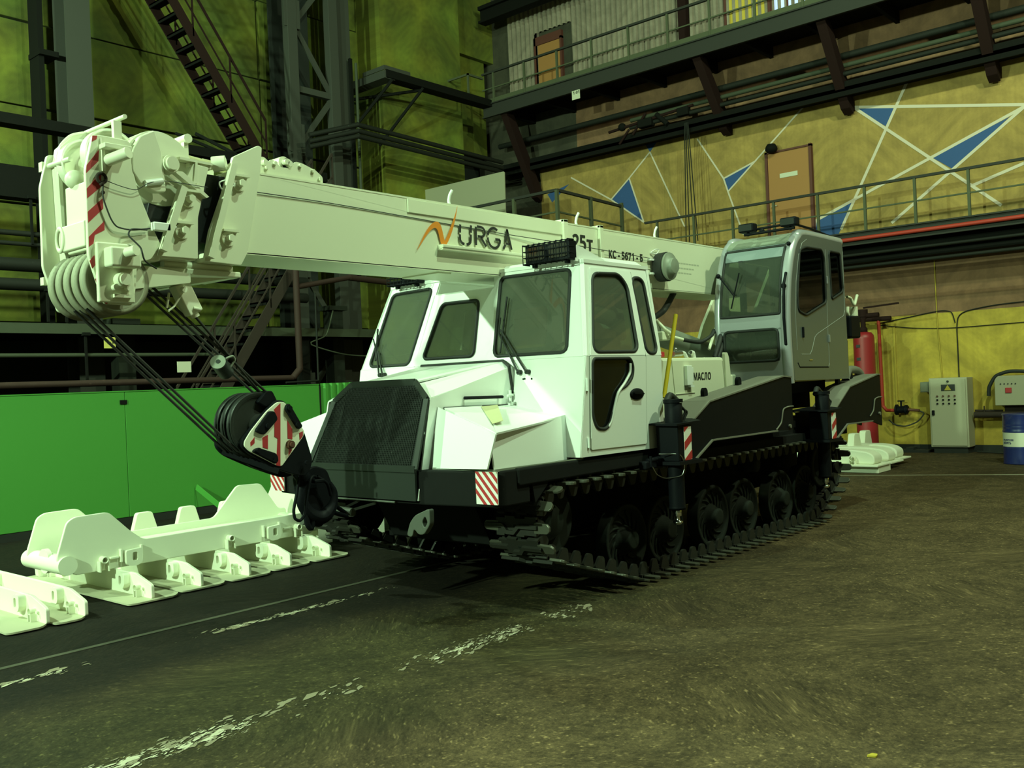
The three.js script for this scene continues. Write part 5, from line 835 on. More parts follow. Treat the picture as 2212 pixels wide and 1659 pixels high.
{
  const c = sub('oil_tank', crane), z = -4.95;
  add(c, 'tank_body', [plate([[7.86, 1.33, z], [9.24, 1.33, z], [9.15, 1.94, z], [7.83, 1.94, z]].map(([x, y]) => [x, y, z - 0.3]), 0.6, { r: 0.05, bevel: 0.03 })], M.cream);
  add(c, 'tank_flange', [plate(xy([[9.13, 1.4], [9.27, 1.4], [9.2, 1.94], [9.17, 1.99], [9.11, 1.99]], z + 0.01), 0.03, { r: 0.02 })], M.cream);
  add(c, 'tank_seam', [bar([8.115, 1.56, z + 0.004], [8.075, 1.92, z + 0.004], 0.008), bar([7.86, 1.575, z + 0.004], [8.5, 1.585, z + 0.004], 0.006), bar([9.13, 1.62, z + 0.004], [9.1, 1.9, z + 0.004], 0.006)], M.cream);
  add(c, 'level_gauge', [bx(8.30, 8.40, 1.66, 1.86, z, z + 0.04, 0.006), bx(8.41, 8.45, 1.69, 1.84, z, z + 0.025, 0.004), bx(8.36, 8.43, 1.64, 1.66, z, z + 0.04)], M.white);
  add(c, 'lettering', letters('МАСЛО', 0.078, 8.475, 1.708, z + 0.001, 0.93), M.ink, 'black Cyrillic word');
  add(c, 'filler_cap', [bx(8.06, 8.25, 1.955, 2.01, z - 0.35, z - 0.18, 0.01), cyl([7.9, 1.94, z - 0.12], [7.9, 2.0, z - 0.12], 0.05)], M.red);
  add(c, 'pipe_elbow', [tube([[7.85, 1.95, z - 0.1], [7.87, 2.02, z - 0.1], [7.96, 2.02, z - 0.1], [7.98, 1.95, z - 0.1]], 0.02, 30), tube([[8.42, 2.0, z - 0.12], [8.52, 1.99, z - 0.12], [8.58, 1.93, z - 0.12]], 0.02, 24), tube([[8.65, 2.0, z - 0.12], [8.7, 1.99, z - 0.12], [8.72, 1.92, z - 0.12]], 0.024, 24)], M.white);
  add(c, 'valve', [cyl([8.3, 1.98, z - 0.12], [8.46, 1.99, z - 0.12], 0.03), ball([8.36, 2.03, z - 0.12], 0.02)], M.steel);
}
// --- outriggers with jacks
{
  const o1 = [[7.47, 1.345], [7.79, 1.505], [9.36, 1.705], [9.55, 1.69], [9.555, 1.13], [9.15, 1.15], [7.805, 1.153], [7.48, 1.0], [7.10, 1.02], [7.10, 1.335]];
  const o2 = [[10.66, 1.285], [11.13, 1.54], [12.05, 1.67], [12.13, 1.665], [12.15, 1.02], [11.8, 1.10], [11.0, 1.108], [10.66, 0.955], [10.22, 0.985], [10.22, 1.29]];
  [[o1, 7.06, 0.48, 0.61, 1.03], [o2, 10.185, 0.45, 0.565, 0.99]].forEach(([pr, jx, yb, yt, yl], i) => {
    const t = sub('outrigger', crane), zo = -4.40, zi = -4.66, jz = -4.33;
    add(t, 'outer_plate', plate(xy(pr, zo), 0.02, { r: 0.02 }), M.black); add(t, 'inner_plate', plate(xy(pr, zi), 0.02, { r: 0.02 }), M.black);
    const tp = pr.slice(0, 4);
    for (let k = 0; k < 3; k++) add(t, 'top_plate', plate([[tp[k][0], tp[k][1] + 0.006, zo + 0.02], [tp[k + 1][0], tp[k + 1][1] + 0.006, zo + 0.02], [tp[k + 1][0], tp[k + 1][1] + 0.006, zi - 0.02], [tp[k][0], tp[k][1] + 0.006, zi - 0.02]], 0.014), M.deckGrey);
    add(t, 'bottom_plate', [5, 6, 7].map((k) => plate([[pr[k][0], pr[k][1], zo + 0.03], [pr[k + 1][0], pr[k + 1][1], zo + 0.03], [pr[k + 1][0], pr[k + 1][1], zi - 0.02], [pr[k][0], pr[k][1], zi - 0.02]], 0.014)), M.deckGrey);
    add(t, 'stiffener', [tube([[pr[4][0] - 0.42, 1.16, zo + 0.016], [pr[4][0] - 0.3, 1.23, zo + 0.016], [pr[4][0] - 0.24, 1.36, zo + 0.016], [pr[4][0] - 0.12, 1.385, zo + 0.016], [pr[4][0], 1.385, zo + 0.016]], 0.008, 40), cyl([pr[4][0] - 0.1, 1.18, zo], [pr[4][0] - 0.1, 1.18, zo + 0.03], 0.02)], M.deckGrey);
    add(t, 'lifting_lug', [0.18, 0.62].map((u) => { const x = pr[1][0] + (pr[2][0] - pr[1][0]) * u, y = pr[1][1] + (pr[2][1] - pr[1][1]) * u; return plate(xy([[x - 0.035, y], [x + 0.035, y], [x + 0.035, y + 0.07], [x, y + 0.1], [x - 0.035, y + 0.07]], zi + 0.06), 0.04, { r: 0.02 }); }), M.black);
    add(t, 'jack_bracket', [plate([[jx - 0.15, yl + 0.315, jz + 0.12], [jx + 0.25, yl + 0.315, jz + 0.12], [jx + 0.42, yl + 0.335, zo], [jx + 0.42, yl + 0.335, zi], [jx - 0.15, yl + 0.315, zi]], 0.016), plate([[jx - 0.13, yl - 0.012, jz + 0.12], [jx + 0.25, yl - 0.012, jz + 0.12], [jx + 0.42, yl - 0.025, zo], [jx + 0.42, yl - 0.025, zi], [jx - 0.13, yl - 0.012, zi]], 0.03), bx(jx - 0.1, jx + 0.1, yl, yl + 0.31, jz - 0.12, jz + 0.095, 0.01)], M.black);
    add(t, 'warning_board', bx(jx - 0.012, jx + 0.108, yl + 0.005, yl + 0.29, jz + 0.096, jz + 0.103, 0.003), M.stripeWhite);
    for (let k = 0; k < 3; k++) { const y0 = yl + 0.005, y1 = yl + 0.29, b = [-0.06, 0.085, 0.24][k], q = [[0, b], [0.12, b + 0.075], [0.12, b + 0.145], [0, b + 0.07]]; let p = q; for (const [lim, sg] of [[0, 1], [0.285, -1]]) { const o = []; p.forEach((a, j) => { const e = p[(j + 1) % p.length], ia = sg * (a[1] - lim) >= 0, ib = sg * (e[1] - lim) >= 0; if (ia) o.push(a); if (ia !== ib) { const u = (lim - a[1]) / (e[1] - a[1]); o.push([a[0] + (e[0] - a[0]) * u, lim]); } }); p = o; } if (p.length > 2) add(t, 'warning_stripe', plate(xy(p.map(([x, y]) => [jx - 0.012 + x, y0 + y]), jz + 0.1045), 0.002, { r: 0 }), M.red); }
    add(t, 'jack_cylinder', [latheY([[0, yl + 0.5], [0.076, yl + 0.495], [0.078, yl + 0.3], [0.07, yl + 0.3], [0.07, yt + 0.03], [0.074, yt + 0.02], [0.074, yt], [0, yt]], jx, 0, jz, 28), cyl([jx, yl + 0.5, jz], [jx, yl + 0.53, jz], 0.085, 0.085, 20)], M.black);
    add(t, 'jack_rod', latheY([[0, yt + 0.02], [0.033, yt + 0.02], [0.033, yt - 0.055], [0.018, yt - 0.06], [0.018, yb + 0.035], [0.042, yb + 0.03], [0.042, yb + 0.015], [0.028, yb], [0, yb - 0.005]], jx, 0, jz, 20), M.chrome, 'bright jack rod with a ball foot');
    add(t, 'hose', [tube([[jx + 0.05, yl + 0.5, jz - 0.1], [jx + 0.15, yl + 0.56, jz - 0.12], [jx + 0.3, yl + 0.5, jz - 0.14]], 0.03, 24), tube([[jx + 0.1, yl + 0.48, jz], [jx + 0.16, yl + 0.42, jz + 0.02], [jx + 0.14, yl + 0.36, jz]], 0.01, 20), tube([[jx + 0.12, yl + 0.45, jz], [jx + 0.19, yl + 0.41, jz + 0.02], [jx + 0.16, yl + 0.34, jz]], 0.01, 20)], M.rubber);
    if (!i) { add(t, 'locking_pin', [bx(jx - 0.35, jx - 0.18, 0.98, 1.05, -4.48, -4.40, 0.015), cyl([jx - 0.3, 1.05, -4.42], [jx - 0.15, 1.06, -4.40], 0.02), cyl([jx - 0.28, 1.0, -4.4], [jx - 0.28, 1.09, -4.4], 0.012)], M.black); add(t, 'retaining_wire', tube([[jx - 0.27, 1.0, -4.39], [jx - 0.22, 0.93, -4.38], [jx - 0.12, 0.89, -4.36], [jx - 0.04, 0.91, -4.25], [jx - 0.02, 1.0, -4.23], [jx - 0.08, 1.09, -4.24], [jx - 0.18, 1.1, -4.38]], 0.004, 50), M.steel); }
    else add(t, 'top_cover', tube([[11.55, 1.62, -4.6], [11.7, 1.74, -4.62], [11.95, 1.74, -4.62], [12.1, 1.68, -4.62]], 0.05, 30), M.deckGrey);
  });
}
add(crane, 'level_stick', cyl([7.865, 2.345, -4.75], [7.59, 1.56, -4.75], 0.02), M.yellowStick, 'yellow stick standing behind the cab');
// --- boom: box sections, collars, lettering
{
  const c = sub('boom', crane), zn = -5.60, zf = -6.15, W = M.cream, yB = 2.717, yT = 3.285, zc = -5.875;
  const slant = (y) => 3.68 + (y - yB) * 0.25;
  const sec = (x0, x1, y0, y1, a, b) => plate([[x0 + (y0 - yB) * 0.25, y0], [x1 + (y0 - yB) * 0.25, y0], [x1 + (y1 - yB) * 0.25, y1], [x0 + (y1 - yB) * 0.25, y1]].map(([x, y]) => [x, y, (a + b) / 2]), Math.abs(a - b), { r: 0.006, bevel: 0.008 });
  add(c, 'outer_section', [plate(xy([[3.68, yB], [10.9, yB], [10.9, yT], [3.822, yT]], zc), zn - zf, { r: 0.004, bevel: 0.006 })], W);
  add(c, 'bottom_strake', [bar([3.68, yB + 0.004, zn - 0.006], [10.6, yB + 0.004, zn - 0.006], 0.012), bar([3.82, yT, zn - 0.004], [10.6, yT, zn - 0.004], 0.014)], W);
  add(c, 'doubler_plate', bx(5.228, 7.26, 3.165, 3.275, zn, zn + 0.012, 0.004), W);
  add(c, 'side_ledge', [plate([[5.56, 2.885, zn], [5.56, 2.93, zn], [5.56, 2.93, zn + 0.065], [5.56, 2.905, zn + 0.065]], 0.01), bx(5.56, 7.2, 2.905, 2.93, zn, zn + 0.065, 0.006), bx(5.56, 7.2, 2.885, 2.905, zn + 0.0, zn + 0.055, 0.004)], W);
  for (const [x, w] of [[7.27, 0.07], [7.86, 0.06]]) add(c, 'collar', [bx(x - w / 2, x + w / 2, yB - 0.02, yT + 0.03, zn, zn + 0.035, 0.006), bx(x - w / 2, x + w / 2, yT, yT + 0.03, zf - 0.03, zn + 0.035, 0.006), bx(x - w / 2, x + w / 2, yB - 0.03, yB, zf - 0.03, zn + 0.03, 0.006), bx(x - w / 2, x + w / 2, yB, yT, zf - 0.035, zf, 0.006)], W);
  add(c, 'doubler_plate', [bx(7.9, 8.85, 2.93, 3.245, zn, zn + 0.006), bx(5.6, 5.75, yB - 0.012, yB, zf + 0.05, zn - 0.05)], W);
  // roller bracket on top near the head
  for (const z of [-5.64, -5.72]) add(c, 'roller_bracket', plate(xy([[3.84, 3.28], [4.42, 3.28], [4.42, 3.345], [4.36, 3.385], [4.24, 3.42], [4.18, 3.425], [4.14, 3.37], [4.05, 3.365], [4.0, 3.405], [3.97, 3.41], [3.93, 3.36], [3.85, 3.35]], z), 0.014, { r: 0.015 }), W);
  for (const [x, y] of [[3.92, 3.38], [4.1, 3.41], [4.13, 3.40]]) add(c, 'guide_roller', [cyl([x, y, -5.80], [x, y, -5.66], 0.045), cyl([x, y, -5.66], [x, y, -5.62], 0.02)], W);
  for (const [x, y] of [[3.93, 3.345], [4.0, 3.385], [4.22, 3.40], [4.33, 3.375], [4.39, 3.325]]) add(c, 'bracket_bolt', cyl([x, y, -5.64], [x, y, -5.615], 0.014, 0.014, 8), W);
  // rope hooks along the top edge
  for (const x of [5.72, 7.5, 8.93]) add(c, 'rope_hook', [tube([[x + 0.04, yT, -5.64], [x + 0.03, yT + 0.04, -5.64], [x + 0.035, yT + 0.09, -5.63], [x + 0.055, yT + 0.13, -5.62]], 0.013, 24), bx(x - 0.1, x + 0.05, yT, yT + 0.012, -5.68, -5.62)], M.white);
  add(c, 'guide_cable', tube([[3.55, 3.15, zn + 0.012], [4.5, 3.147, zn + 0.008], [6.2, 3.10, zn + 0.008], [7.27, 3.075, zn + 0.045], [8.9, 3.04, zn + 0.03]], 0.0035, 60), M.ink);
  // swoosh and stencilled name
  const N = new THREE.Shape(); N.moveTo(5.30, 2.862); N.bezierCurveTo(5.36, 2.94, 5.44, 3.10, 5.535, 3.12); N.bezierCurveTo(5.60, 3.13, 5.60, 3.05, 5.628, 2.965); N.bezierCurveTo(5.68, 3.05, 5.76, 3.17, 5.797, 3.28); N.bezierCurveTo(5.775, 3.16, 5.70, 2.99, 5.64, 2.935); N.bezierCurveTo(5.60, 2.92, 5.585, 2.93, 5.575, 2.965); N.bezierCurveTo(5.555, 3.05, 5.545, 3.075, 5.51, 3.065); N.bezierCurveTo(5.44, 3.04, 5.37, 2.93, 5.30, 2.862);
  const ng = new THREE.ExtrudeGeometry(N, { depth: 0.0015, bevelEnabled: false, curveSegments: 16 }); ng.translate(0, 0, zn + 0.0125);
  add(c, 'swoosh_letter', ng, M.orange, 'orange swoosh shaped like a letter N');
  const stroke = (pts, w) => pts.slice(0, -1).map((p, i) => bar([p[0], p[1], zn + 0.0135], [pts[i + 1][0], pts[i + 1][1], zn + 0.0135], w, 0.0015, V(0, 0, 1)));
  const arc = (cx, cy, rx, ry, a0, a1, n = 10) => Array.from({ length: n + 1 }, (_, i) => { const a = (a0 + (a1 - a0) * i / n) * Math.PI / 180; return [cx + Math.cos(a) * rx, cy + Math.sin(a) * ry]; });
  const wS = 0.024;
  const st = [
    stroke([[5.822, 3.125], [5.815, 3.055]], wS), stroke([[5.813, 3.040], [5.813, 3.0], ...arc(5.873, 3.0, 0.06, 0.04, 180, 262, 6)], wS), stroke([...arc(5.885, 3.0, 0.06, 0.04, 275, 360, 6), [5.948, 3.05]], wS), stroke([[5.95, 3.065], [5.955, 3.13]], wS),
    stroke([[6.015, 3.125], [6.01, 2.965]], wS), stroke([[6.03, 3.128], ...arc(6.075, 3.085, 0.055, 0.042, 80, -90, 9), [6.035, 3.043]], wS * 0.9), stroke([[6.075, 3.035], [6.14, 2.962]], wS),
    stroke(arc(6.245, 3.045, 0.082, 0.088, 55, 165, 8), wS), stroke([...arc(6.245, 3.045, 0.082, 0.088, 180, 345, 10), [6.325, 3.035], [6.262, 3.035]], wS),
    stroke([[6.365, 2.958], [6.395, 3.0]], wS), stroke([[6.40, 3.02], [6.425, 3.14]], wS), stroke([[6.425, 3.14], [6.478, 2.96]], wS), stroke([[6.40, 3.01], [6.458, 3.01]], wS * 0.8),
  ];
  add(c, 'lettering', st, M.ink, 'black stencilled letters URGA');
  add(c, 'lettering', letters('25т', 0.15, 7.40, 3.045, zn + 0.002, 1.02), M.ink, 'black load marking 25т');
  add(c, 'lettering', letters('КС - 5671 - Б', 0.082, 7.995, 3.0, zn + 0.008, 0.98), M.ink, 'black model marking');
  add(c, 'faint_notice', [0, 1, 2].flatMap((r) => Array.from({ length: [9, 7, 6][r] }, (_, i) => bx(9.30 + i * 0.06, 9.35 + i * 0.06, 3.03 - r * 0.055, 3.046 - r * 0.055, zn, zn + 0.0006))), M.inkFaint);
  // cable drum on the side
  add(c, 'cable_drum', [latheZ([[0, 0], [0.1, 0], [0.1, 0.02], [0.158, 0.025], [0.16, 0.125], [0.155, 0.13], [0, 0.13]], 8.93, 2.955, zn + 0.006, 40)], M.rubber, 'black cable drum');
  add(c, 'drum_disc', [latheZ([[0, 0.225], [0.08, 0.22], [0.085, 0.21], [0.09, 0.165], [0.15, 0.16], [0.153, 0.15], [0.15, 0.131], [0, 0.131]], 8.93, 2.955, zn + 0.006, 40)], M.greyTube, 'grey drum cover');
  add(c, 'drum_bracket', [bx(8.72, 8.9, 3.02, 3.04, zn, zn + 0.05), bx(8.72, 8.9, 2.87, 2.89, zn, zn + 0.05)], M.white);
  add(c, 'wire_loop', [tube([[8.78, 3.11, zn + 0.02], [8.86, 3.15, zn + 0.03], [8.93, 3.15, zn + 0.03], [8.87, 3.1, zn + 0.03]], 0.005, 40, true, 6), tube([[3.50, 3.17, zn + 0.05], [3.58, 3.2, zn + 0.06], [3.6, 3.16, zn + 0.06], [3.52, 3.125, zn + 0.05]], 0.005, 40, true, 6)], M.white);
  // black inner sections between the collars
  add(c, 'inner_section', [sec(2.98, 3.75, 2.77, 3.24, -5.65, -6.10)], M.slide, 'black sliding inner sections');
  const c2 = [[3.05, 2.65], [3.324, 2.65], [3.337, 2.92], [3.43, 3.26], [3.32, 3.27], [3.225, 3.09], [3.16, 2.96]], c3 = [[3.371, 2.64], [3.645, 2.63], [3.70, 2.72], [3.83, 3.285], [3.85, 3.46], [3.82, 3.468], [3.62, 3.36], [3.585, 3.24], [3.42, 2.84]];
  for (const [q, x0, x1] of [[c2, 3.06, 3.32], [c3, 3.39, 3.66]]) {
    add(c, 'section_collar', plate(xy(q, -5.575), 0.03, { r: 0.012, bevel: 0.003 }), W); add(c, 'section_collar', plate(xy(q, -6.175), 0.03, { r: 0.012, bevel: 0.003 }), W);
    add(c, 'collar_bridge', [bx(x0, x1, 2.64, 2.70, -6.175, -5.575, 0.01), bx(x0 + 0.24, x1 + 0.14, 3.25, 3.28, -6.175, -5.575, 0.006)], W);
  }
  add(c, 'collar_rib', bar([3.395, 2.66, -5.535], [3.60, 3.30, -5.535], 0.045, 0.05, V(0, 0, 1)), W);
  add(c, 'collar_rib', bar([3.065, 2.68, -5.535], [3.225, 3.10, -5.535], 0.045, 0.05, V(0, 0, 1)), W);
  for (const [x, y] of [[3.27, 3.03], [3.215, 2.82], [3.65, 3.18], [3.55, 2.80]]) add(c, 'pad_bolt', [cyl([x, y, -5.56], [x, y, -5.545], 0.05), cyl([x, y, -5.56], [x, y, -5.50], 0.027, 0.025, 6), bx(x - 0.05, x + 0.07, y + 0.045, y + 0.06, -5.56, -5.52)], W);
  add(c, 'telescope_rod', [cyl([3.2, 3.43, -5.95], [3.8, 3.37, -5.95], 0.018), cyl([3.62, 3.39, -5.95], [3.95, 3.365, -5.95], 0.032), cyl([3.38, 3.36, -5.8], [3.6, 3.34, -5.8], 0.03)], M.oilDirt);
  add(c, 'rod_support', [ bx(3.33, 3.36, 3.28, 3.47, -5.72, -5.68), cyl([3.35, 3.46, -5.66], [3.35, 3.46, -5.8], 0.03), cyl([3.50, 3.30, -5.62], [3.56, 3.31, -5.56], 0.055, 0.05, 8)], W);
  add(c, 'under_tray', [bx(3.1, 3.7, yB - 0.16, yB - 0.12, -6.1, -5.65, 0.01), cyl([3.15, yB - 0.1, -5.7], [3.65, yB - 0.1, -5.7], 0.03), bar([3.12, 2.5, -6.05], [3.68, 2.60, -5.72], 0.1, 0.08)], W);
}
// --- boom head
{
  const c = sub('boom_head', crane), W = M.cream;
  const pr = [[2.603, 3.128], [2.656, 3.342], [2.72, 3.348], [2.875, 3.344], [2.90, 3.31], [2.89, 3.21], [2.925, 3.04], [3.005, 2.84], [3.06, 2.72], [2.99, 2.62], [2.9, 2.6], [2.885, 2.44], [2.86, 2.33], [2.685, 2.335], [2.60, 2.62]];
  for (const z of [-5.56, -6.19]) add(c, 'head_plate', plate(xy(pr, z), 0.03, { r: 0.02, bevel: 0.004 }), W);
  const stripes = [[[2.652, 3.336], [2.682, 3.341], [2.677, 3.318], [2.646, 3.298]], [[2.689, 3.257], [2.682, 3.187], [2.605, 3.105], [2.61, 3.154]], [[2.698, 3.123], [2.689, 3.033], [2.605, 2.956], [2.605, 3.014]], [[2.699, 2.968], [2.70, 2.906], [2.605, 2.811], [2.605, 2.877]], [[2.703, 2.832], [2.702, 2.777], [2.641, 2.742], [2.631, 2.69], [2.603, 2.669], [2.605, 2.728]], [[2.634, 2.621], [2.637, 2.563], [2.617, 2.54], [2.603, 2.586]], [[2.648, 2.491], [2.665, 2.44], [2.649, 2.425], [2.631, 2.479]], [[2.684, 2.375], [2.707, 2.343], [2.697, 2.334], [2.683, 2.337], [2.667, 2.363]]];
  for (const s of stripes) add(c, 'warning_stripe', plate(xy(s, -5.5435), 0.002, { r: 0 }), M.red);
  const groove = (r, x, y, z, w, n) => latheZ([[0, -w / 2], [r * 0.35, -w / 2], [r * 0.4, -w * 0.2], [r * 0.8, -w * 0.2], [r * 0.86, -w / 2], [r, -w / 2], [r - 0.03, 0], [r, w / 2], [r * 0.86, w / 2], [r * 0.8, w * 0.2], [r * 0.4, w * 0.2], [r * 0.35, w / 2], [0, w / 2]], x, y, z, 44);
  for (const z of [-5.64, -5.75, -5.86, -5.97, -6.08]) add(c, 'head_sheave', groove(0.21, 2.80, 2.485, z, 0.042), M.sheave);
  for (const z of [-5.64, -5.75, -5.86, -5.97]) add(c, 'reeved_rope', tube(Array.from({ length: 9 }, (_, i) => { const a = (170 + i * 13) * Math.PI / 180; return [2.80 + Math.cos(a) * 0.192, 2.485 + Math.sin(a) * 0.192, z]; }), 0.010, 40), M.greyTube);
  for (const z of [-5.72, -6.05]) add(c, 'top_sheave', groove(0.17, 2.84, 3.27, z, 0.07), W);
  add(c, 'rope_guard', [tube([[3.0, 3.50, -6.12], [2.89, 3.505, -6.12], [2.79, 3.47, -6.12], [2.72, 3.39, -6.12], [2.69, 3.27, -6.12], [2.70, 3.1, -6.12], [2.71, 2.8, -6.12], [2.72, 2.62, -6.12], [2.75, 2.56, -6.12]], 0.016, 120), plate(xy([[2.98, 3.50], [2.88, 3.50], [2.78, 3.46], [2.70, 3.38], [2.68, 3.27], [2.69, 2.9], [2.71, 2.62], [2.75, 2.55], [2.765, 2.57], [2.73, 2.64], [2.71, 2.9], [2.705, 3.27], [2.725, 3.36], [2.79, 3.44], [2.89, 3.475], [2.98, 3.475]], -6.13), 0.085, { r: 0.01 })], W);
  add(c, 'cross_pin', [...poly([[2.66, 3.27, -6.2], [2.70, 3.28, -5.95]], 0.016), ...poly([[2.64, 2.535, -6.2], [2.68, 2.55, -5.85]], 0.014), ...poly([[2.90, 3.52, -6.15], [2.88, 3.50, -5.58]], 0.014), bx(2.63, 2.68, 3.24, 3.30, -6.25, -6.2), bx(2.61, 2.66, 2.51, 2.56, -6.25, -6.2), bx(2.80, 2.85, 3.34, 3.46, -5.60, -5.57)], W);
  add(c, 'front_plate', [bx(2.68, 2.72, 2.68, 3.1, -6.0, -5.72, 0.01), bx(2.66, 2.74, 2.70, 2.86, -6.05, -5.72, 0.01), ball([2.70, 3.14, -5.9], 0.06), (() => { const g = new THREE.TorusGeometry(0.05, 0.012, 8, 24); g.rotateY(Math.PI / 2); g.scale(1, 1.4, 1); g.translate(2.66, 2.78, -6.05); return g; })()], W);
  add(c, 'side_bracket', [bx(2.69, 2.86, 3.26, 3.29, -5.545, -5.47, 0.005), cyl([2.74, 3.20, -5.545], [2.80, 3.23, -5.40], 0.035), bx(2.70, 2.72, 3.13, 3.33, -5.545, -5.53)], W);
  add(c, 'bearing_box', [bx(2.635, 2.86, 2.34, 2.70, -5.545, -5.51, 0.01), bx(2.67, 2.86, 2.545, 2.665, -5.51, -5.41, 0.015), cyl([2.76, 2.625, -5.45], [2.80, 2.64, -5.36], 0.032), cyl([2.77, 2.475, -5.51], [2.77, 2.475, -5.45], 0.045), cyl([2.77, 2.475, -5.45], [2.77, 2.475, -5.435], 0.035), cyl([2.73, 2.43, -5.51], [2.73, 2.43, -5.475], 0.02), cyl([2.81, 2.43, -5.51], [2.81, 2.43, -5.475], 0.02), bx(2.72, 2.83, 2.37, 2.39, -5.51, -5.49)], W);
  // auxiliary drum guard: half disc, cheek and bracket
  add(c, 'drum_guard', [latheZ([[0, -0.5], [0.235, -0.5], [0.24, -0.49], [0.24, -0.03], [0.235, -0.02], [0, -0.02]], 3.13, 3.225, -5.62, 48), plate(xy([[3.05, 3.44], [2.95, 3.385], [2.895, 3.29], [2.89, 3.16], [2.945, 3.08], [3.04, 3.045], [3.112, 3.055], [3.095, 3.3]], -5.57), 0.06, { r: 0.02, bevel: 0.008 })], W);
  add(c, 'drum_hub', [cyl([3.15, 3.24, -5.6], [3.15, 3.24, -5.53], 0.062, 0.055), cyl([3.15, 3.24, -5.53], [3.15, 3.24, -5.51], 0.042), cyl([3.085, 3.31, -5.58], [3.085, 3.31, -5.55], 0.015), cyl([3.075, 3.23, -5.58], [3.075, 3.23, -5.55], 0.015)], W);
  add(c, 'drum_bracket', [plate([[3.22, 3.29, -5.55], [3.46, 3.285, -5.56], [3.46, 3.285, -5.68], [3.2, 3.29, -5.66]], 0.016), plate(xy([[3.16, 3.2], [3.23, 3.2], [3.41, 3.06], [3.39, 3.05]], -5.56), 0.05), plate(xy([[3.2, 3.28], [3.46, 3.275], [3.41, 3.06], [3.16, 3.19]], -5.63), 0.02), plate(xy([[3.33, 3.28], [3.345, 3.28], [3.34, 3.14], [3.31, 3.14]], -5.59), 0.08)], W);
  add(c, 'neck_box', [plate(xy([[2.9, 2.6], [3.3, 2.56], [3.3, 2.5], [2.9, 2.44]], -5.87), 0.5, { r: 0.01 }), bx(2.95, 3.08, 2.62, 2.72, -6.1, -5.58, 0.02)], W);
  add(c, 'feed_tube', [cyl([2.965, 3.09, -5.53], [3.08, 3.12, -5.53], 0.02), bx(3.0, 3.12, 2.80, 2.855, -5.55, -5.51, 0.008), cyl([3.12, 2.83, -5.53], [3.16, 2.835, -5.53], 0.01)], M.white);
  add(c, 'signal_cable', [tube([[2.70, 3.06, -5.53], [2.69, 2.97, -5.52], [2.73, 2.85, -5.52], [2.77, 2.80, -5.52], [2.86, 2.79, -5.52], [2.98, 2.81, -5.52]], 0.005, 50), tube([[2.70, 3.075, -5.52], [2.80, 3.05, -5.52], [2.9, 3.04, -5.52], [2.98, 3.09, -5.51], [3.10, 3.12, -5.52], [3.4, 3.12, -5.53]], 0.0025, 50), tube([[2.96, 2.80, -5.52], [2.85, 2.79, -5.5], [2.83, 2.75, -5.5], [2.89, 2.68, -5.48], [2.91, 2.6, -5.47], [3.0, 2.56, -5.5]], 0.0055, 50)], M.ink);
  add(c, 'cable_gland', [(() => { const g = new THREE.TorusGeometry(0.028, 0.01, 8, 20); g.translate(2.69, 3.085, -5.53); return g; })(), ball([2.69, 3.05, -5.53], 0.014), ball([2.695, 3.0, -5.53], 0.012)], M.rust);
  add(c, 'limit_switch', [plate(xy([[3.245, 2.57], [3.30, 2.57], [3.34, 2.50], [3.27, 2.49]], -5.75), 0.05, { r: 0.005 }), orient(new RoundedBoxGeometry(0.1, 0.22, 0.11, 2, 0.012), V(3.29, 2.50, -5.75), V(3.38, 2.32, -5.75)), cyl([3.28, 2.46, -5.69], [3.28, 2.46, -5.66], 0.02), cyl([3.38, 2.33, -5.75], [3.40, 2.29, -5.75], 0.03), cyl([3.36, 2.34, -5.70], [3.40, 2.33, -5.68], 0.014)], M.padWhite, 'cream hoist limit switch');
  add(c, 'guide_spike', [cyl([3.2, 2.44, -5.72], [3.18, 2.34, -5.72], 0.008), tube([[3.27, 2.42, -5.7], [3.22, 2.35, -5.7], [3.18, 2.32, -5.7]], 0.007, 20)], W);
}
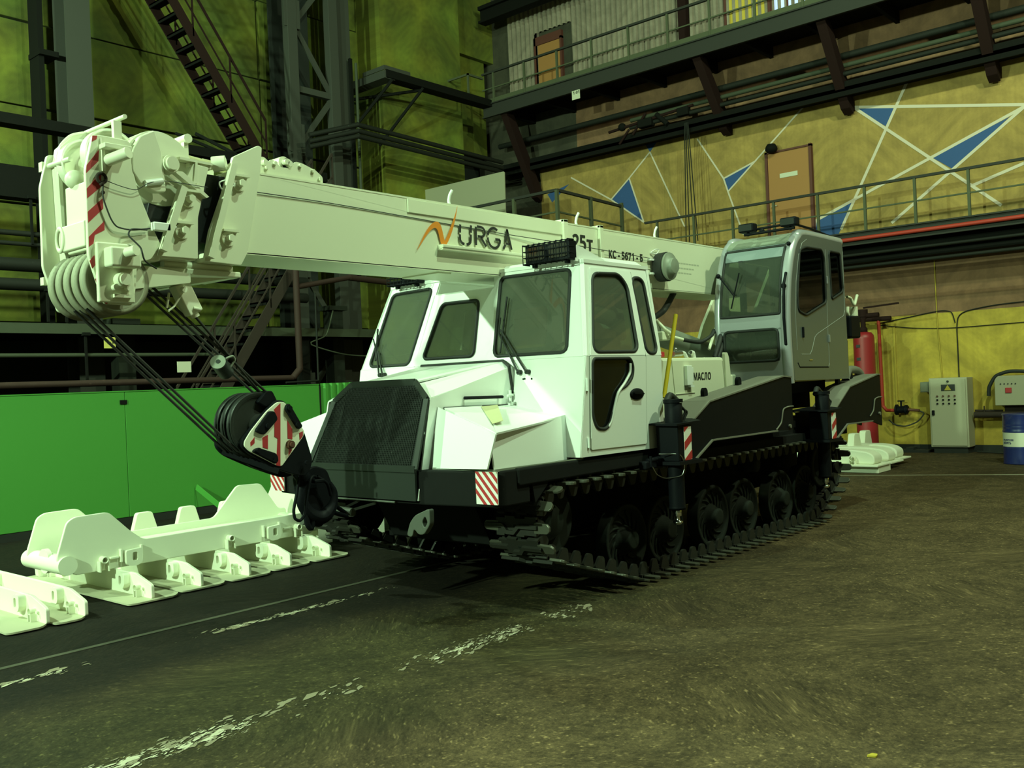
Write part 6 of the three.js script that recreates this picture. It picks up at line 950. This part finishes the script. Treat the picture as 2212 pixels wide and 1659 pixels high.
// --- hoist ropes and hook block
{
  const c = sub('hook_block', crane), K = M.black, zs = [-5.79, -5.87, -5.95], cx = 3.87, cy = 1.535, r = 0.235;
  for (const z of zs) add(c, 'sheave', latheZ([[0, -0.032], [0.08, -0.032], [0.08, -0.012], [r * 0.84, -0.010], [r * 0.88, -0.024], [r - 0.004, -0.026], [r, -0.022], [r - 0.024, 0], [r, 0.022], [r - 0.004, 0.026], [r * 0.88, 0.024], [r * 0.84, 0.010], [0.08, 0.012], [0.08, 0.032], [0, 0.032]], cx, cy, z, 48), M.meshFrame);
  const face = [[3.992, 1.696], [4.058, 1.69], [4.197, 1.496], [4.216, 1.467], [4.201, 1.431], [4.007, 1.234], [3.968, 1.241], [3.744, 1.361], [3.705, 1.402], [3.71, 1.434], [3.762, 1.501], [3.896, 1.632]];
  const cheek = [[3.9, 1.64], [3.99, 1.71], [4.06, 1.70], [4.205, 1.49], [4.225, 1.455], [4.285, 1.26], [4.265, 1.19], [4.21, 1.14], [4.11, 1.165], [3.97, 1.215], [3.74, 1.35], [3.69, 1.40], [3.70, 1.45], [3.76, 1.51]];
  add(c, 'cheek_plate', plate(xy(cheek, -5.735), 0.03, { r: 0.03, bevel: 0.005 }), K); add(c, 'cheek_plate', plate(xy(cheek.map(([x, y]) => [x, y]), -6.005), 0.03, { r: 0.03, bevel: 0.005 }), K);
  add(c, 'guard_rail', [bar([3.72, 1.36, -6.0], [3.99, 1.2, -5.72], 0.06, 0.04), tube([[3.70, 1.43, -6.03], [3.705, 1.395, -6.03], [3.76, 1.345, -6.03], [3.97, 1.245, -6.03], [4.195, 1.155, -6.0], [4.25, 1.17, -5.9]], 0.028, 60), bx(3.72, 3.76, 1.38, 1.42, -6.02, -5.72)], K);
  add(c, 'striped_face', plate(xy(face, -5.715), 0.012, { r: 0.03, bevel: 0.003 }), M.padWhite, 'white face with red stripes');
  const reds = [[[4.015, 1.685], [3.992, 1.235], [3.957, 1.245], [3.978, 1.434], [3.952, 1.449], [3.957, 1.54], [3.985, 1.571], [3.958, 1.642]], [[4.067, 1.56], [4.108, 1.491], [4.104, 1.418], [4.064, 1.428]], [[4.072, 1.36], [4.10, 1.345], [4.066, 1.302]], [[3.899, 1.466], [3.894, 1.365], [3.853, 1.381], [3.853, 1.449]], [[3.789, 1.457], [3.787, 1.415], [3.756, 1.395], [3.754, 1.424]], [[4.199, 1.472], [4.198, 1.438], [4.168, 1.407], [4.166, 1.461]]];
  for (const q of reds) add(c, 'warning_stripe', plate(xy(q, -5.7075), 0.002, { r: 0.002 }), M.red);
  for (const q of [[[3.784, 1.499], [3.911, 1.634], [3.95, 1.629], [3.978, 1.572], [3.857, 1.465]], [[4.05, 1.665], [4.078, 1.682], [4.189, 1.506], [4.15, 1.485], [4.048, 1.635]], [[3.755, 1.36], [3.80, 1.385], [3.95, 1.331], [3.967, 1.297], [3.95, 1.252]]]) add(c, 'fixing_pad', plate(xy(q, -5.700), 0.03, { r: 0.025, bevel: 0.006 }), K);
  for (const [x, y] of [[3.885, 1.53], [3.80, 1.365], [3.935, 1.285], [4.075, 1.645], [4.14, 1.525], [4.205, 1.242]]) add(c, 'bolt', [cyl([x, y, -5.69], [x, y, -5.672], 0.018, 0.018, 10)], K);
  add(c, 'axle_bolt', [cyl([4.078, 1.383, -5.71], [4.078, 1.383, -5.68], 0.033, 0.03, 12), cyl([4.078, 1.383, -5.68], [4.078, 1.383, -5.665], 0.018)], M.brass, 'rusty axle bolt');
  add(c, 'rope_socket', [plate(xy([[3.85, 1.70], [3.926, 1.777], [3.975, 1.775], [4.01, 1.71], [3.92, 1.66]], -5.82), 0.16, { r: 0.015, bevel: 0.006 })], K);
  // forged hook, closed loop of the curve tapering towards its tip
  const hk = curve([[4.27, 1.20, -5.87], [4.31, 1.10, -5.87], [4.29, 1.02, -5.87], [4.29, 0.92, -5.87], [4.36, 0.83, -5.87], [4.46, 0.80, -5.87], [4.55, 0.86, -5.87], [4.58, 0.97, -5.87], [4.545, 1.05, -5.87]]), hg = new THREE.TubeGeometry(hk, 80, 0.046, 14);
  { const p = hg.attributes.position, c3 = V(0, 0, 0); for (let i = 0; i <= 80; i++) { hk.getPointAt(i / 80, c3); const k = i < 12 ? 0.75 : i > 55 ? 1.2 - (i - 55) / 25 * 0.75 : 0.9 + (i - 12) / 43 * 0.35; for (let j = 0; j <= 14; j++) { const n = i * 15 + j; p.setXYZ(n, c3.x + (p.getX(n) - c3.x) * k, c3.y + (p.getY(n) - c3.y) * k, c3.z + (p.getZ(n) - c3.z) * k * 0.85); } } hg.computeVertexNormals(); }
  add(c, 'hook', [hg, cyl([4.22, 1.25, -5.87], [4.31, 1.10, -5.87], 0.07, 0.055), cyl([4.2, 1.24, -6.0], [4.2, 1.24, -5.74], 0.05), plate(xy([[4.25, 1.13], [4.40, 1.20], [4.52, 1.16], [4.575, 1.02], [4.54, 0.90], [4.44, 0.84], [4.34, 0.86], [4.27, 0.96]], -5.90), 0.08, { r: 0.04, bevel: 0.01 })], K);
  add(c, 'latch', [tube([[4.38, 1.12, -5.8], [4.46, 1.06, -5.79], [4.50, 0.96, -5.8]], 0.012, 20), bx(4.34, 4.44, 1.07, 1.10, -5.83, -5.78, 0.01)], K);
  add(c, 'wire_sling', tube([[4.20, 1.15, -5.78], [4.178, 1.03, -5.78], [4.142, 0.90, -5.78], [4.15, 0.835, -5.78], [4.195, 0.815, -5.78], [4.238, 0.86, -5.78], [4.262, 0.965, -5.78], [4.30, 1.10, -5.78], [4.35, 1.125, -5.8], [4.42, 1.085, -5.82]], 0.0115, 90), K);
  add(c, 'shackle', [tube([[4.30, 0.86, -5.86], [4.32, 0.76, -5.86], [4.35, 0.73, -5.86], [4.37, 0.80, -5.86]], 0.022, 24), tube([[4.39, 0.80, -5.87], [4.40, 0.75, -5.87], [4.45, 0.745, -5.87], [4.46, 0.8, -5.87]], 0.014, 24)], K);
  // three parts over each side of the sheaves, up to the boom head
  for (const z of zs) { add(c, 'hoist_rope', cyl([2.675, 2.325, z + 0.02], [3.705, 1.365, z], 0.010, 0.010, 8), M.rope); add(c, 'hoist_rope', cyl([2.97, 2.60, z + 0.02], [4.03, 1.705, z], 0.010, 0.010, 8), M.rope); }
  add(c, 'hoist_rope', [...poly([[3.40, 2.29, -5.75], [3.93, 1.75, -5.8]], 0.009)], M.rope);
  add(c, 'rope_weight', [cyl([3.55, 1.985, -5.74], [3.68, 1.92, -5.86], 0.055, 0.055, 24), cyl([3.545, 1.99, -5.735], [3.553, 1.985, -5.742], 0.015)], M.meshFrame, 'dark cylinder weight round the rope');
  add(c, 'weight_face', cyl([3.546, 1.9875, -5.737], [3.55, 1.985, -5.741], 0.052, 0.052, 24), M.greyTube, 'pale round end of the weight');
  add(c, 'weight_ring', tube([[3.60, 2.0, -5.74], [3.67, 2.025, -5.75], [3.695, 1.995, -5.77], [3.65, 1.94, -5.78]], 0.008, 40, true, 6), M.greyTube);
}
for (const m of Object.values(M)) if (m.map === wallTex) m.needsUpdate = true;
scene.traverse((o) => { if (o.isMesh && o.castShadow === false && o.name !== 'bulb') o.castShadow = true; });
renderer.render(scene, camera);
